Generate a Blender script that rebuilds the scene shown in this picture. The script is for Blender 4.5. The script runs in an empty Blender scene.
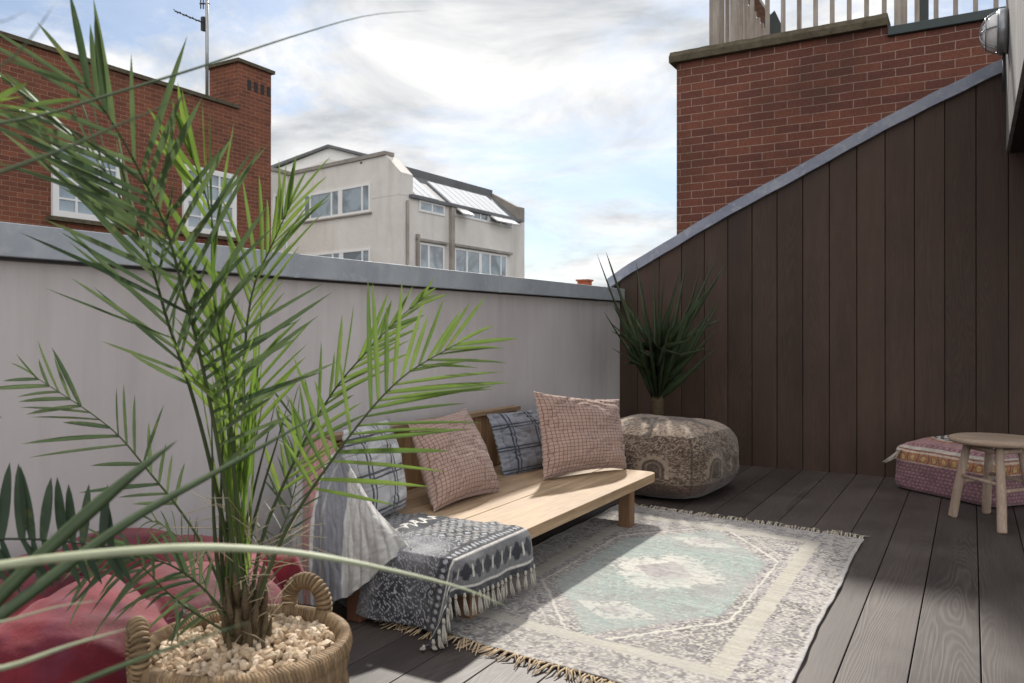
import bpy, math, random
import numpy as np
from mathutils import Vector, noise as mnoise
rnd = random.Random(7)
R = math.radians
S = bpy.context.scene
COL = S.collection

# ------------------------------------------------------------------ camera, world, sun
CAMH, FPX, UC, HZ, YAW = 0.98, 796.0, 512.0, 334.0, R(30.0)
cam = bpy.data.objects.new('camera', bpy.data.cameras.new('camera')); COL.objects.link(cam)
cam.location = (0, 0, CAMH); cam.rotation_euler = (R(90), 0, YAW)
cam.data.sensor_width = 36; cam.data.lens = FPX/1024*36
cam.data.shift_y = -7.5/1024; cam.data.clip_start = 0.05; cam.data.clip_end = 3000
cam.data.dof.use_dof = True; cam.data.dof.focus_distance = 3.6; cam.data.dof.aperture_fstop = 7.0
S.camera = cam
S.view_settings.view_transform = 'Standard'; S.view_settings.look = 'None'
S.view_settings.gamma = 1; S.view_settings.use_curve_mapping = False
S.view_settings.exposure = 0.70
SUNV = Vector((-0.56, 1.13, 1.0)).normalized()      # towards the sun
sl = bpy.data.lights.new('sun', 'SUN'); sl.energy = 3.7; sl.angle = R(2.2); sl.color = (1.0, 0.95, 0.87)
sun = bpy.data.objects.new('sun', sl); COL.objects.link(sun)
sun.rotation_euler = SUNV.to_track_quat('Z', 'Y').to_euler()
S.world = bpy.data.worlds.new('World'); S.world.use_nodes = True
wt = S.world.node_tree; wt.nodes.clear()
def wn(t, **k):
    n = wt.nodes.new(t)
    for a, b in k.items(): setattr(n, a, b)
    return n
sky = wn('ShaderNodeTexSky', sky_type='NISHITA', sun_disc=False)
sky.sun_elevation = math.asin(SUNV.z); sky.sun_rotation = math.atan2(SUNV.x, SUNV.y)
sky.air_density = 1.0; sky.dust_density = 1.0; sky.ozone_density = 1.5
tc = wn('ShaderNodeTexCoord'); sep = wn('ShaderNodeSeparateXYZ')
wt.links.new(tc.outputs['Generated'], sep.inputs[0])
def wmath(op, a, b=None):
    n = wn('ShaderNodeMath', operation=op)
    for i, x in enumerate((a, b)):
        if x is None: continue
        if isinstance(x, (int, float)): n.inputs[i].default_value = x
        else: wt.links.new(x, n.inputs[i])
    return n.outputs[0]
zc = wmath('ADD', wmath('MAXIMUM', sep.outputs[2], 0.0), 0.22)
cx = wmath('DIVIDE', sep.outputs[0], zc); cy = wmath('DIVIDE', sep.outputs[1], zc)
cmb = wn('ShaderNodeCombineXYZ'); wt.links.new(cx, cmb.inputs[0]); wt.links.new(cy, cmb.inputs[1]); cmb.inputs[2].default_value = 4.1
n1 = wn('ShaderNodeTexNoise'); n1.inputs['Scale'].default_value = 1.15; n1.inputs['Detail'].default_value = 9; n1.inputs['Roughness'].default_value = .64; n1.inputs['Distortion'].default_value = .35
wt.links.new(cmb.outputs[0], n1.inputs['Vector'])
r1 = wn('ShaderNodeValToRGB'); r1.color_ramp.elements[0].position = .42; r1.color_ramp.elements[1].position = .55
r1.color_ramp.elements[0].color = (.24,)*3+(1,)
wt.links.new(n1.outputs['Fac'], r1.inputs[0])
n2 = wn('ShaderNodeTexNoise'); n2.inputs['Scale'].default_value = 2.2; n2.inputs['Roughness'].default_value = .6; n2.inputs['Detail'].default_value = 9; n2.inputs['Distortion'].default_value = .5
wt.links.new(cmb.outputs[0], n2.inputs['Vector'])
r2 = wn('ShaderNodeValToRGB'); r2.color_ramp.elements[0].position = .36; r2.color_ramp.elements[1].position = .62
r2.color_ramp.elements[0].color = (4.3, 4.5, 4.75, 1); r2.color_ramp.elements[1].color = (8.0, 7.9, 7.8, 1)
wt.links.new(n2.outputs['Fac'], r2.inputs[0])
mx = wn('ShaderNodeMix', data_type='RGBA')
gapt = wn('ShaderNodeMix', data_type='RGBA', blend_type='MULTIPLY'); gapt.inputs['Factor'].default_value = 1; gapt.inputs['B'].default_value = (.60, .70, .80, 1)
wt.links.new(sky.outputs[0], gapt.inputs['A'])
wt.links.new(r1.outputs[0], mx.inputs['Factor']); wt.links.new(gapt.outputs['Result'], mx.inputs['A']); wt.links.new(r2.outputs[0], mx.inputs['B'])
bg = wn('ShaderNodeBackground'); bg.inputs['Strength'].default_value = .085
# added fill: sky brightened and warmed out of view, overhead and opposite the sun
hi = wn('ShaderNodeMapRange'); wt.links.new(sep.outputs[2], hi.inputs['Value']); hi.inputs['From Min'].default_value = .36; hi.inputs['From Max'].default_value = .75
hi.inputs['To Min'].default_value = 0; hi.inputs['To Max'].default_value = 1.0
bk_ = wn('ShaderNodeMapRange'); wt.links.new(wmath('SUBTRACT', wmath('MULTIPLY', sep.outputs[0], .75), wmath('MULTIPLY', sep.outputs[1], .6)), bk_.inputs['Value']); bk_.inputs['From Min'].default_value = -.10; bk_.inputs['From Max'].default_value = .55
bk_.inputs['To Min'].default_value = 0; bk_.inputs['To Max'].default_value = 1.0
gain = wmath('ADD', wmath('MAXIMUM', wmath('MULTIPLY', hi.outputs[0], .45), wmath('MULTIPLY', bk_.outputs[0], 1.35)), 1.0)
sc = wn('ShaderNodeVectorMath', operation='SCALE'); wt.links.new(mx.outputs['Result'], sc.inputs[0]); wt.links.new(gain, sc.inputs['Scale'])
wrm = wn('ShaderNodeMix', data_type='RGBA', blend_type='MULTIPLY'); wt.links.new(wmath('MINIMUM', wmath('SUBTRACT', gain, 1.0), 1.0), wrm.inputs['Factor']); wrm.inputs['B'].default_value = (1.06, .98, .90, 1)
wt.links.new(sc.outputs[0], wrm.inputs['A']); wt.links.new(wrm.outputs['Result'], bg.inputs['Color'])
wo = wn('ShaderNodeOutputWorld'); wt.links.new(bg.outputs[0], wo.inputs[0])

# ------------------------------------------------------------------ pixel helpers (used for measuring only)
FW = Vector((-math.sin(YAW), math.cos(YAW), 0)); RT = Vector((math.cos(YAW), math.sin(YAW), 0))
def W(u, v, d): return FW*d + RT*((u-UC)/FPX*d) + Vector((0, 0, CAMH + (HZ-v)/FPX*d))
def Dz(v, z): return (CAMH-z)*FPX/(v-HZ)
def Wz(u, v, z): return W(u, v, Dz(v, z))

# ------------------------------------------------------------------ object helpers
def tag(o, label=None, cat=None, group=None, kind=None):
    if label: o['label'] = label
    if cat: o['category'] = cat
    if group: o['group'] = group
    if kind: o['kind'] = kind
    return o
def thing(name, label, cat, loc=(0, 0, 0), group=None):
    o = bpy.data.objects.new(name, None); COL.objects.link(o); o.location = loc
    o.empty_display_size = .05
    return tag(o, label, cat, group)
def wloc(o):
    l = Vector((0, 0, 0))
    while o: l += o.location; o = o.parent
    return l
def link(name, me, mats, parent=None, loc=None):
    """mesh data is in world coordinates; it is moved to its own origin"""
    org = wloc(parent) if parent else Vector(loc or (0, 0, 0))
    n = len(me.vertices); a = np.empty(n*3, np.float32); me.vertices.foreach_get('co', a)
    a = a.reshape(-1, 3) - np.array(org, np.float32); me.vertices.foreach_set('co', a.ravel()); me.update()
    for m in (mats if isinstance(mats, (list, tuple)) else [mats]): me.materials.append(m)
    o = bpy.data.objects.new(name, me); COL.objects.link(o)
    if parent: o.parent = parent
    else: o.location = org
    return o
class MB:
    def __init__(s): s.v = []; s.f = []; s.m = []; s.sm = []
    def add(s, vs, fs, mat=0, smooth=False):
        b = len(s.v); s.v += [tuple(x) for x in vs]; s.f += [tuple(b+i for i in f) for f in fs]
        s.m += [mat]*len(fs); s.sm += [smooth]*len(fs); return s
    def hexa(s, p, mat=0):       # 8 points: bottom 4 ccw, top 4
        return s.add(p, [(3,2,1,0),(4,5,6,7),(0,1,5,4),(1,2,6,5),(2,3,7,6),(3,0,4,7)], mat)
    def box(s, x0, x1, y0, y1, z0, z1, mat=0):
        return s.hexa([(x0,y0,z0),(x1,y0,z0),(x1,y1,z0),(x0,y1,z0),(x0,y0,z1),(x1,y0,z1),(x1,y1,z1),(x0,y1,z1)], mat)
    def prism(s, pts, ext, mat=0):     # polygon (list of Vectors) extruded by vector ext
        n = len(pts); e = Vector(ext)
        return s.add([Vector(p) for p in pts]+[Vector(p)+e for p in pts],
                     [tuple(range(n))[::-1], tuple(range(n, 2*n))]+[(i, (i+1) % n, n+(i+1) % n, n+i) for i in range(n)], mat)
    def tube(s, pts, rad, seg=8, mat=0, cap=True, flat=1.0):
        pts = [Vector(p) for p in pts]; n = len(pts)
        rr = rad if isinstance(rad, (list, tuple)) else [rad]*n
        vs = []; prev = None
        for i, p in enumerate(pts):
            t = (pts[min(i+1, n-1)]-pts[max(i-1, 0)]).normalized()
            if prev is None: a = t.cross(Vector((0, 0, 1)) if abs(t.z) < .9 else Vector((1, 0, 0))).normalized()
            else: a = (prev - t*prev.dot(t)).normalized()
            prev = a; b = t.cross(a)
            for k in range(seg):
                q = 2*math.pi*k/seg; vs.append(p + (a*math.cos(q) + b*math.sin(q)*flat)*rr[i])
        fs = [(i*seg+k, i*seg+(k+1) % seg, (i+1)*seg+(k+1) % seg, (i+1)*seg+k) for i in range(n-1) for k in range(seg)]
        if cap: fs += [tuple(range(seg))[::-1], tuple((n-1)*seg+k for k in range(seg))]
        return s.add(vs, fs, mat, True)
    def lathe(s, c, prof, seg=32, mat=0, a0=0, a1=2*math.pi, smooth=True):
        c = Vector(c); n = len(prof); full = abs(a1-a0-2*math.pi) < 1e-6; m = seg if full else seg+1
        vs = [c+Vector((r*math.cos(a0+(a1-a0)*k/seg), r*math.sin(a0+(a1-a0)*k/seg), z)) for k in range(m) for r, z in prof]
        fs = [(k*n+i, ((k+1) % m)*n+i, ((k+1) % m)*n+i+1, k*n+i+1) for k in range(seg) for i in range(n-1)]
        return s.add(vs, fs, mat, smooth)
    def build(s, name, mats, parent=None, loc=None, bevel=0, smooth_mod=None):
        me = bpy.data.meshes.new(name); me.from_pydata(s.v, [], s.f)
        o = link(name, me, mats, parent, loc)
        me.polygons.foreach_set('material_index', s.m); me.polygons.foreach_set('use_smooth', s.sm); me.update()
        if bevel:
            b = o.modifiers.new('bevel', 'BEVEL'); b.width = bevel; b.segments = 2; b.limit_method = 'ANGLE'; b.angle_limit = R(40)
        return o
def catmull(P, n, even=True):
    """centripetal Catmull-Rom through P, n samples evenly spaced along the curve"""
    P = [Vector(p) for p in P]; m = len(P)
    Q = [P[0]*2-P[1]]+P+[P[-1]*2-P[-2]]; out = []
    K = 24
    for i in range(m-1):
        p0, p1, p2, p3 = Q[i:i+4]
        t0 = 0; t1 = max((p1-p0).length, 1e-6)**.5; t2 = t1+max((p2-p1).length, 1e-6)**.5; t3 = t2+max((p3-p2).length, 1e-6)**.5
        for k in range(K+(i == m-2)):
            t = t1+(t2-t1)*k/K
            a1 = p0*((t1-t)/(t1-t0))+p1*((t-t0)/(t1-t0)); a2 = p1*((t2-t)/(t2-t1))+p2*((t-t1)/(t2-t1)); a3 = p2*((t3-t)/(t3-t2))+p3*((t-t2)/(t3-t2))
            b1 = a1*((t2-t)/(t2-t0))+a2*((t-t0)/(t2-t0)); b2 = a2*((t3-t)/(t3-t1))+a3*((t-t1)/(t3-t1))
            out.append(b1*((t2-t)/(t2-t1))+b2*((t-t1)/(t2-t1)))
    if not even:
        r_ = []
        for k in range(n):
            x = k*(len(out)-1)/(n-1); j = min(int(x), len(out)-2); r_.append(out[j].lerp(out[j+1], x-j))
        return r_
    L = [0]
    for a, b in zip(out, out[1:]): L.append(L[-1]+(b-a).length)
    res = []; j = 0
    for k in range(n):
        d = L[-1]*k/(n-1)
        while j < len(L)-2 and L[j+1] < d: j += 1
        f = (d-L[j])/max(L[j+1]-L[j], 1e-9); res.append(out[j].lerp(out[j+1], min(1, f)))
    return res
def grid(name, P, mat, parent=None, loc=None, col=None, uv=None, thick=0, smooth=True, closed_u=False):
    nu, nv = P.shape[:2]
    me = bpy.data.meshes.new(name)
    idx = np.arange(nu*nv).reshape(nu, nv)
    a = idx[:-1, :-1]; b = idx[1:, :-1]; c = idx[1:, 1:]; d = idx[:-1, 1:]
    F = np.stack([a, b, c, d], -1).reshape(-1, 4)
    if closed_u:
        F = np.concatenate([F, np.stack([idx[-1, :-1], idx[0, :-1], idx[0, 1:], idx[-1, 1:]], -1).reshape(-1, 4)])
    me.from_pydata(P.reshape(-1, 3).tolist(), [], F.tolist())
    if uv is None:
        uu, vv = np.meshgrid(np.linspace(0, 1, nu), np.linspace(0, 1, nv), indexing='ij'); uv = np.stack([uu, vv], -1)
    L = np.empty(len(me.loops), np.int32); me.loops.foreach_get('vertex_index', L)
    me.uv_layers.new(name='UVMap').data.foreach_set('uv', uv.reshape(-1, 2)[L].astype(np.float32).ravel())
    if col is not None:
        ca = me.color_attributes.new('Col', 'FLOAT_COLOR', 'POINT')
        cc = np.ones((nu*nv, 4), np.float32); cc[:, :3] = col.reshape(-1, 3); ca.data.foreach_set('color', cc.ravel())
    o = link(name, me, mat, parent, loc)
    me.polygons.foreach_set('use_smooth', [smooth]*len(me.polygons))
    if thick:
        m = o.modifiers.new('thick', 'SOLIDIFY'); m.thickness = thick; m.offset = 0
    return o
# value noise on numpy arrays
def vnoise(x, y, seed=0):
    def h(i, j):
        n = (i*374761393 + j*668265263 + seed*974711) & 0x7fffffff
        n = ((n ^ (n >> 13))*1274126177) & 0x7fffffff
        return ((n ^ (n >> 16)) & 0xffff)/65535.0
    xi = np.floor(x).astype(np.int64); yi = np.floor(y).astype(np.int64); fx = x-xi; fy = y-yi
    fx = fx*fx*(3-2*fx); fy = fy*fy*(3-2*fy)
    return (h(xi, yi)*(1-fx)+h(xi+1, yi)*fx)*(1-fy) + (h(xi, yi+1)*(1-fx)+h(xi+1, yi+1)*fx)*fy
def fbm(x, y, seed=0, o=4):
    s = 0; a = .5; t = 0
    for k in range(o): s = s+a*vnoise(x*2**k, y*2**k, seed+k*17); t += a; a *= .55
    return s/t
def mixc(a, b, f):
    f = np.clip(f, 0, 1)[..., None]; return np.asarray(a)*(1-f)+np.asarray(b)*f

# ------------------------------------------------------------------ materials
class M:
    def __init__(s, name, rough=.7, spec=.3):
        s.mat = bpy.data.materials.new(name); s.mat.use_nodes = True; s.t = s.mat.node_tree; s.t.nodes.clear()
        s.out = s.n('ShaderNodeOutputMaterial'); s.b = s.n('ShaderNodeBsdfPrincipled')
        s.b.inputs['Roughness'].default_value = rough; s.b.inputs['Specular IOR Level'].default_value = spec
        s.l(s.b.outputs[0], s.out.inputs[0])
    def n(s, t, **k):
        n = s.t.nodes.new(t)
        for a, b in k.items(): setattr(n, a, b)
        return n
    def l(s, a, b): s.t.links.new(a, b)
    def put(s, sock, x):
        if x is None: return
        if isinstance(x, (int, float)): sock.default_value = x
        elif isinstance(x, (tuple, list)): sock.default_value = tuple(x)+((1,) if len(x) == 3 and sock.type == 'RGBA' else ())
        else: s.l(x, sock)
    def math(s, op, a, b=None, c=None, clamp=False):
        n = s.n('ShaderNodeMath', operation=op, use_clamp=clamp)
        for i, x in enumerate((a, b, c)): s.put(n.inputs[i], x)
        return n.outputs[0]
    def coord(s, which='Object'): return s.n('ShaderNodeTexCoord').outputs[which]
    def map(s, v, scale=(1, 1, 1), loc=(0, 0, 0), rot=(0, 0, 0)):
        n = s.n('ShaderNodeMapping'); s.put(n.inputs['Vector'], v); n.inputs['Scale'].default_value = scale
        n.inputs['Location'].default_value = loc; n.inputs['Rotation'].default_value = rot; return n.outputs[0]
    def noise(s, v, scale=5, detail=4, rough=.5, dist=0, w=None):
        n = s.n('ShaderNodeTexNoise')
        if w is not None: n.noise_dimensions = '4D'; s.put(n.inputs['W'], w)
        s.put(n.inputs['Vector'], v); n.inputs['Scale'].default_value = scale; n.inputs['Detail'].default_value = detail
        n.inputs['Roughness'].default_value = rough; n.inputs['Distortion'].default_value = dist
        return n.outputs['Fac']
    def vor(s, v, scale=5, feature='F1'):
        n = s.n('ShaderNodeTexVoronoi', feature=feature); s.put(n.inputs['Vector'], v); n.inputs['Scale'].default_value = scale
        return n.outputs['Distance']
    def ramp(s, f, stops):
        n = s.n('ShaderNodeValToRGB'); e = n.color_ramp.elements
        while len(e) < len(stops): e.new(.5)
        for i, (p, c) in enumerate(stops):
            e[i].position = p; e[i].color = tuple(c)+(1,) if not isinstance(c, (int, float)) else (c, c, c, 1)
        s.put(n.inputs[0], f); return n.outputs[0]
    def mix(s, f, a, b, blend='MIX'):
        n = s.n('ShaderNodeMix', data_type='RGBA', blend_type=blend)
        s.put(n.inputs['Factor'], f); s.put(n.inputs['A'], a); s.put(n.inputs['B'], b); return n.outputs['Result']
    def mul(s, c, f):   # colour times scalar
        n = s.n('ShaderNodeVectorMath', operation='SCALE'); s.put(n.inputs[0], c); s.put(n.inputs['Scale'], f); return n.outputs[0]
    def sep(s, v):
        n = s.n('ShaderNodeSeparateXYZ'); s.l(v, n.inputs[0]); return n.outputs
    def comb(s, x, y, z=0):
        n = s.n('ShaderNodeCombineXYZ'); s.put(n.inputs[0], x); s.put(n.inputs[1], y); s.put(n.inputs[2], z); return n.outputs[0]
    def col(s, c): s.put(s.b.inputs['Base Color'], c); return s
    def rgh(s, c): s.put(s.b.inputs['Roughness'], c); return s
    def bump(s, h, strength=.3, dist=.01):
        n = s.n('ShaderNodeBump'); n.inputs['Strength'].default_value = strength; n.inputs['Distance'].default_value = dist
        s.put(n.inputs['Height'], h); s.l(n.outputs[0], s.b.inputs['Normal']); return s
def plain(name, c, rough=.7, spec=.3, var=.25, scale=8, bump=0, metallic=0):
    m = M(name, rough, spec); n = m.noise(m.coord(), scale, 5, .6)
    m.col(m.mul(c, m.math('MULTIPLY_ADD', n, 2*var, 1-var))); m.b.inputs['Metallic'].default_value = metallic
    if bump: m.bump(m.noise(m.coord(), scale*6, 4), bump, .01)
    return m.mat

# brick
def brick_mat(name, c1, c2, mortar, dirty=(.03, .025, .02), dirt=.6):
    m = M(name, .85, .2); co = m.coord(); x, y, z = m.sep(co)
    nn = m.sep(m.n('ShaderNodeNewGeometry').outputs['Normal'])
    f = m.math('GREATER_THAN', m.math('ABSOLUTE', nn[0]), .6)
    h = m.math('ADD', m.math('MULTIPLY', y, f), m.math('MULTIPLY', x, m.math('SUBTRACT', 1, f)))
    wob = m.math('MULTIPLY', m.math('SUBTRACT', m.noise(co, 6, 2), .5), .012)
    v = m.comb(m.math('ADD', h, wob), m.math('ADD', z, wob))
    b = m.n('ShaderNodeTexBrick'); m.l(v, b.inputs['Vector']); b.inputs['Scale'].default_value = 1
    b.inputs['Brick Width'].default_value = .225; b.inputs['Row Height'].default_value = .075
    b.inputs['Mortar Size'].default_value = .0042; b.inputs['Mortar Smooth'].default_value = .3; b.inputs['Bias'].default_value = 0
    b.inputs['Color1'].default_value = c1+(1,); b.inputs['Color2'].default_value = c2+(1,); b.inputs['Mortar'].default_value = mortar+(1,)
    fine = m.noise(co, 45, 4, .7); big = m.noise(co, 1.4, 5, .6)
    c = m.mul(b.outputs['Color'], m.math('MULTIPLY_ADD', fine, 1.3, .35))
    c = m.mix(m.math('MULTIPLY', m.ramp(big, [(.42, 0), (.75, 1)]), dirt), c, dirty)
    m.col(c)
    m.bump(m.math('ADD', m.math('MULTIPLY', b.outputs['Fac'], -1), m.math('MULTIPLY', fine, .35)), .7, .008)
    return m.mat
brick_red = brick_mat('brick_red', (.215, .078, .044), (.145, .053, .034), (.31, .215, .15), dirt=.35)
brick_dark = brick_mat('brick_dark', (.185, .070, .046), (.125, .050, .037), (.34, .235, .185), dirt=.6)

# deck boards and cladding
def board_mat(name, base, tint, line, axis, lw=.55):
    m = M(name, .6, .28); co = m.coord(); isl = m.n('ShaderNodeNewGeometry').outputs['Random Per Island']
    sc = (5.2, .55, 1) if axis == 'y' else (5.2, 1, .5)
    v = m.map(co, sc)
    w = m.math('MULTIPLY', isl, 37.0)
    n = m.noise(v, 1.0, 2.2, .45, .25, w=w)
    rings = m.math('ABSOLUTE', m.math('SUBTRACT', m.math('FRACT', m.math('MULTIPLY', n, 44)), .5))
    g = m.ramp(rings, [(.0, 1), (.34, 0)])
    fib = m.noise(m.map(co, (160, 4, 1) if axis == 'y' else (160, 1, 4)), 1, 3, .6, w=w)
    patch = m.noise(co, 2.3, 4, .6)
    c = m.mix(m.math('MULTIPLY', m.ramp(patch, [(.35, 0), (.7, 1)]), .7), base, tint)
    c = m.mul(c, m.math('MULTIPLY_ADD', isl, .62, .70)); c = m.mul(c, m.math('MULTIPLY_ADD', m.noise(m.map(co, (3, .5, .5)), 2.0, 6, .7), .9, .55))
    c = m.mul(c, m.math('MULTIPLY_ADD', fib, .7, .65))
    zone = m.ramp(m.noise(v, .8, 1, .5, 0, w=m.math('ADD', w, 5)), [(.4, .12), (.62, 1)])
    gl = m.math('MULTIPLY', g, zone)
    c = m.mix(m.math('MULTIPLY', gl, lw), c, line)
    m.col(c); m.rgh(m.math('MULTIPLY_ADD', patch, .3, .42))
    m.bump(m.math('ADD', m.math('MULTIPLY', gl, .8), m.math('MULTIPLY', fib, .8)), .14, .003)
    return m.mat
deck_m = board_mat('deck_board', (.052, .042, .039), (.088, .073, .067), (.145, .124, .114), 'y', .30)
clad_m = board_mat('clad_board', (.045, .026, .018), (.070, .042, .030), (.085, .055, .042), 'z', .3)

# plaster
m = M('plaster_grey', .9, .15); co = m.coord()
big = m.noise(m.map(co, (1, 1, .6)), 1.3, 6, .6, .4); st = m.noise(m.map(co, (1, 5, .35)), 2.2, 5, .6)
c = m.mix(m.ramp(big, [(.3, 0), (.7, 1)]), (.49, .455, .45), (.60, .567, .56))
c = m.mix(m.math('MULTIPLY', m.ramp(st, [(.5, 0), (.75, 1)]), .35), c, (.40, .355, .345))
zz = m.sep(co)[2]; topm = m.math('SUBTRACT', 1, m.math('MULTIPLY', m.math('SUBTRACT', 1.24, zz), 2.4), clamp=True)
dr = m.ramp(m.noise(m.map(co, (1, 9, .22)), 2.0, 6, .65), [(.44, 0), (.66, 1)])
c = m.mix(m.math('MULTIPLY', m.math('MULTIPLY', dr, topm), .20), c, (.27, .25, .24))
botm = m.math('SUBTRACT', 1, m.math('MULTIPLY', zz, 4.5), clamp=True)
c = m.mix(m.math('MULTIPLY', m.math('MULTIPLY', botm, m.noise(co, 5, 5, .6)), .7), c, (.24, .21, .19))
m.col(c); m.bump(m.math('ADD', m.noise(co, 60, 5, .7), m.math('MULTIPLY', big, 3)), .25, .004); plaster_m = m.mat
# lead coping
def lead(name, c1, c2, c3):
    m = M(name, .5, .4); co = m.coord(); a = m.noise(co, 3, 6, .65, .5); b = m.noise(co, 14, 4, .6, .8)
    c = m.mix(m.ramp(a, [(.35, 0), (.65, 1)]), c1, c2)
    c = m.mix(m.math('MULTIPLY', m.ramp(b, [(.52, 0), (.68, 1)]), .6), c, c3)
    m.col(c); m.rgh(m.math('MULTIPLY_ADD', b, .4, .3)); m.bump(a, .3, .01); return m.mat
lead_m = lead('lead_coping', (.31, .345, .385), (.42, .455, .485), (.46, .48, .49))
leadb_m = lead('lead_flashing', (.17, .19, .25), (.27, .29, .35), (.38, .39, .42))
# woods
def wood(name, c1, c2, axis=1, sc=1.0, rough=.5):
    m = M(name, rough, .18); co = m.coord(); isl = m.n('ShaderNodeNewGeometry').outputs['Random Per Island']
    s = [22*sc, 22*sc, 22*sc]; s[axis] = 1.2*sc
    n = m.noise(m.map(co, s), 1, 4, .6, .5, w=m.math('MULTIPLY', isl, 21)); f = m.noise(m.map(co, [x*6 for x in s]), 1, 3, .6)
    c = m.mix(m.ramp(n, [(.3, 0), (.7, 1)]), c1, c2); c = m.mul(c, m.math('MULTIPLY_ADD', isl, .45, .75))
    m.col(m.mul(c, m.math('MULTIPLY', m.math('MULTIPLY_ADD', f, .7, .65), m.math('MULTIPLY_ADD', m.noise(co, 3.5, 5, .65), .8, .6)))); m.rgh(m.math('MULTIPLY_ADD', n, .3, rough-.15)); m.bump(n, .25, .002); return m.mat
teak = wood('teak', (.22, .145, .085), (.39, .29, .19), 1, 1, .66)
teak_v = wood('teak_slats', (.24, .14, .07), (.38, .245, .135), 2, 1)
teak_leg = wood('teak_leg', (.15, .085, .048), (.24, .145, .085), 2, 1)
stoolw = wood('pale_wood', (.28, .20, .15), (.42, .33, .26), 2, 1.3, .7)
stooltop = wood('pale_wood_top', (.30, .22, .16), (.46, .36, .28), 0, 1, .65)
oldwood = wood('weathered_wood', (.25, .21, .175), (.46, .41, .36), 2, .8, .8)
greyboard = wood('grey_board', (.15, .145, .14), (.26, .25, .24), 2, .8, .8)
darkgreen = plain('green_paint', (.035, .05, .05), .5, .4, .3)
mossstone = plain('mossy_stone', (.10, .085, .058), .9, .1, .75, 14, .8)
darkm = plain('dark_paint', (.018, .016, .015), .6, .3)
white_p = plain('white_paint', (.72, .72, .70), .5, .3, .08)
metal = plain('grey_metal', (.32, .33, .34), .35, .5, .15, 12, 0, .7)
black_m = plain('black_metal', (.03, .03, .032), .45, .4)
render_m = M('cement_render', .9, .1)
_c = render_m.coord(); _n = render_m.noise(_c, .5, 7, .65, .4); _s = render_m.noise(render_m.map(_c, (.9, .9, .12)), 1.2, 5, .6)
_k = render_m.mix(render_m.ramp(_n, [(.35, 0), (.7, 1)]), (.58, .555, .51), (.70, .68, .64))
_k = render_m.mix(render_m.math('MULTIPLY', render_m.ramp(_s, [(.52, 0), (.75, 1)]), .5), _k, (.36, .33, .29))
render_m.col(_k).bump(render_m.noise(_c, 9, 5, .7), .3, .05); render_m = render_m.mat
stain_m = plain('stained_render', (.27, .25, .22), .9, .1, .6, 1.3)
slate = plain('slate', (.13, .135, .14), .7, .3, .5, 1.1)
def glass(name, c):
    m = M(name, .06, .8); n = m.noise(m.coord(), .8, 4, .6, .8)
    m.col(m.mix(m.ramp(n, [(.4, 0), (.62, 1)]), c, tuple(x*.45 for x in c))); return m.mat
glass_m = glass('window_glass', (.30, .37, .42)); glass_d = glass('dark_glass', (.03, .04, .045))
blind_m = plain('blind_white', (.50, .52, .54), .85, .1, .06, .8)

# leaves
def leaf(name, c1, c2, trans=.35, rough=.35, dry=None):
    m = M(name, rough+.1, .38); isl = m.n('ShaderNodeNewGeometry').outputs['Random Per Island']; n = m.noise(m.coord(), 25, 3)
    c = m.mix(isl, c1, c2); c = m.mul(c, m.math('MULTIPLY_ADD', n, .6, .7)); c = m.mix(m.math('MULTIPLY', m.ramp(m.noise(m.coord(), 13, 4, .7), [(.60, 0), (.72, 1)]), .55), c, (.17, .16, .05))
    if dry: c = m.mix(m.math('GREATER_THAN', isl, .93), c, dry)
    m.col(c); tr = m.n('ShaderNodeBsdfTranslucent'); m.l(m.mul(c, 1.7), tr.inputs['Color'])
    mx = m.n('ShaderNodeMixShader'); mx.inputs[0].default_value = trans
    m.l(m.b.outputs[0], mx.inputs[1]); m.l(tr.outputs[0], mx.inputs[2]); m.l(mx.outputs[0], m.out.inputs[0]); return m.mat
leaf_g = leaf('palm_leaf', (.052, .095, .018), (.135, .20, .035), .42, .24, (.42, .38, .22))
leaf_d = leaf('palm_leaf_deep', (.03, .055, .024), (.10, .14, .055), .28, .42, (.40, .38, .28))
leaf_s = leaf('palm_spear', (.08, .145, .022), (.16, .235, .04), .42, .32)
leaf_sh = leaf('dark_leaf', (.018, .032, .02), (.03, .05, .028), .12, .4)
stem_m = plain('palm_stem', (.05, .066, .026), .7, .2, .35, 20)
fore_m = leaf('blade_leaf', (.05, .08, .038), (.085, .12, .055), .3, .4)
fore_pale = leaf('blade_pale', (.34, .38, .28), (.38, .40, .27), .35, .45)
aloe_m = leaf('aloe_leaf', (.030, .046, .022), (.052, .074, .034), .08, .38)
bark = plain('fibrous_bark', (.10, .075, .045), .9, .1, .5, 30, .6)

# ------------------------------------------------------------------ setting
m = M('ground_asphalt', .9, .2); m.col(m.mul((.06, .06, .06), m.math('MULTIPLY_ADD', m.noise(m.coord(), .3, 6), 1, .5)))
tag(MB().box(-700, 700, -700, 1500, -7.6, -7).build('ground', m.mat), kind='structure')
BX = .024
d = MB(); k = -14
while BX+.18*k < 3.4:
    x0 = BX+.18*k+.002; x1 = x0+.176; 
    if x1 > -2.47:
        d.box(max(x0, -2.468), x1, -2.6, 6.019, -.025, 0)
    k += 1
deck = d.build('deck', deck_m, bevel=.0018); tag(deck, kind='structure')
tag(MB().box(-2.75, 3.5, -2.8, 6.3, -7, -.045).build('terrace_floor', darkm), kind='structure')

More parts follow.
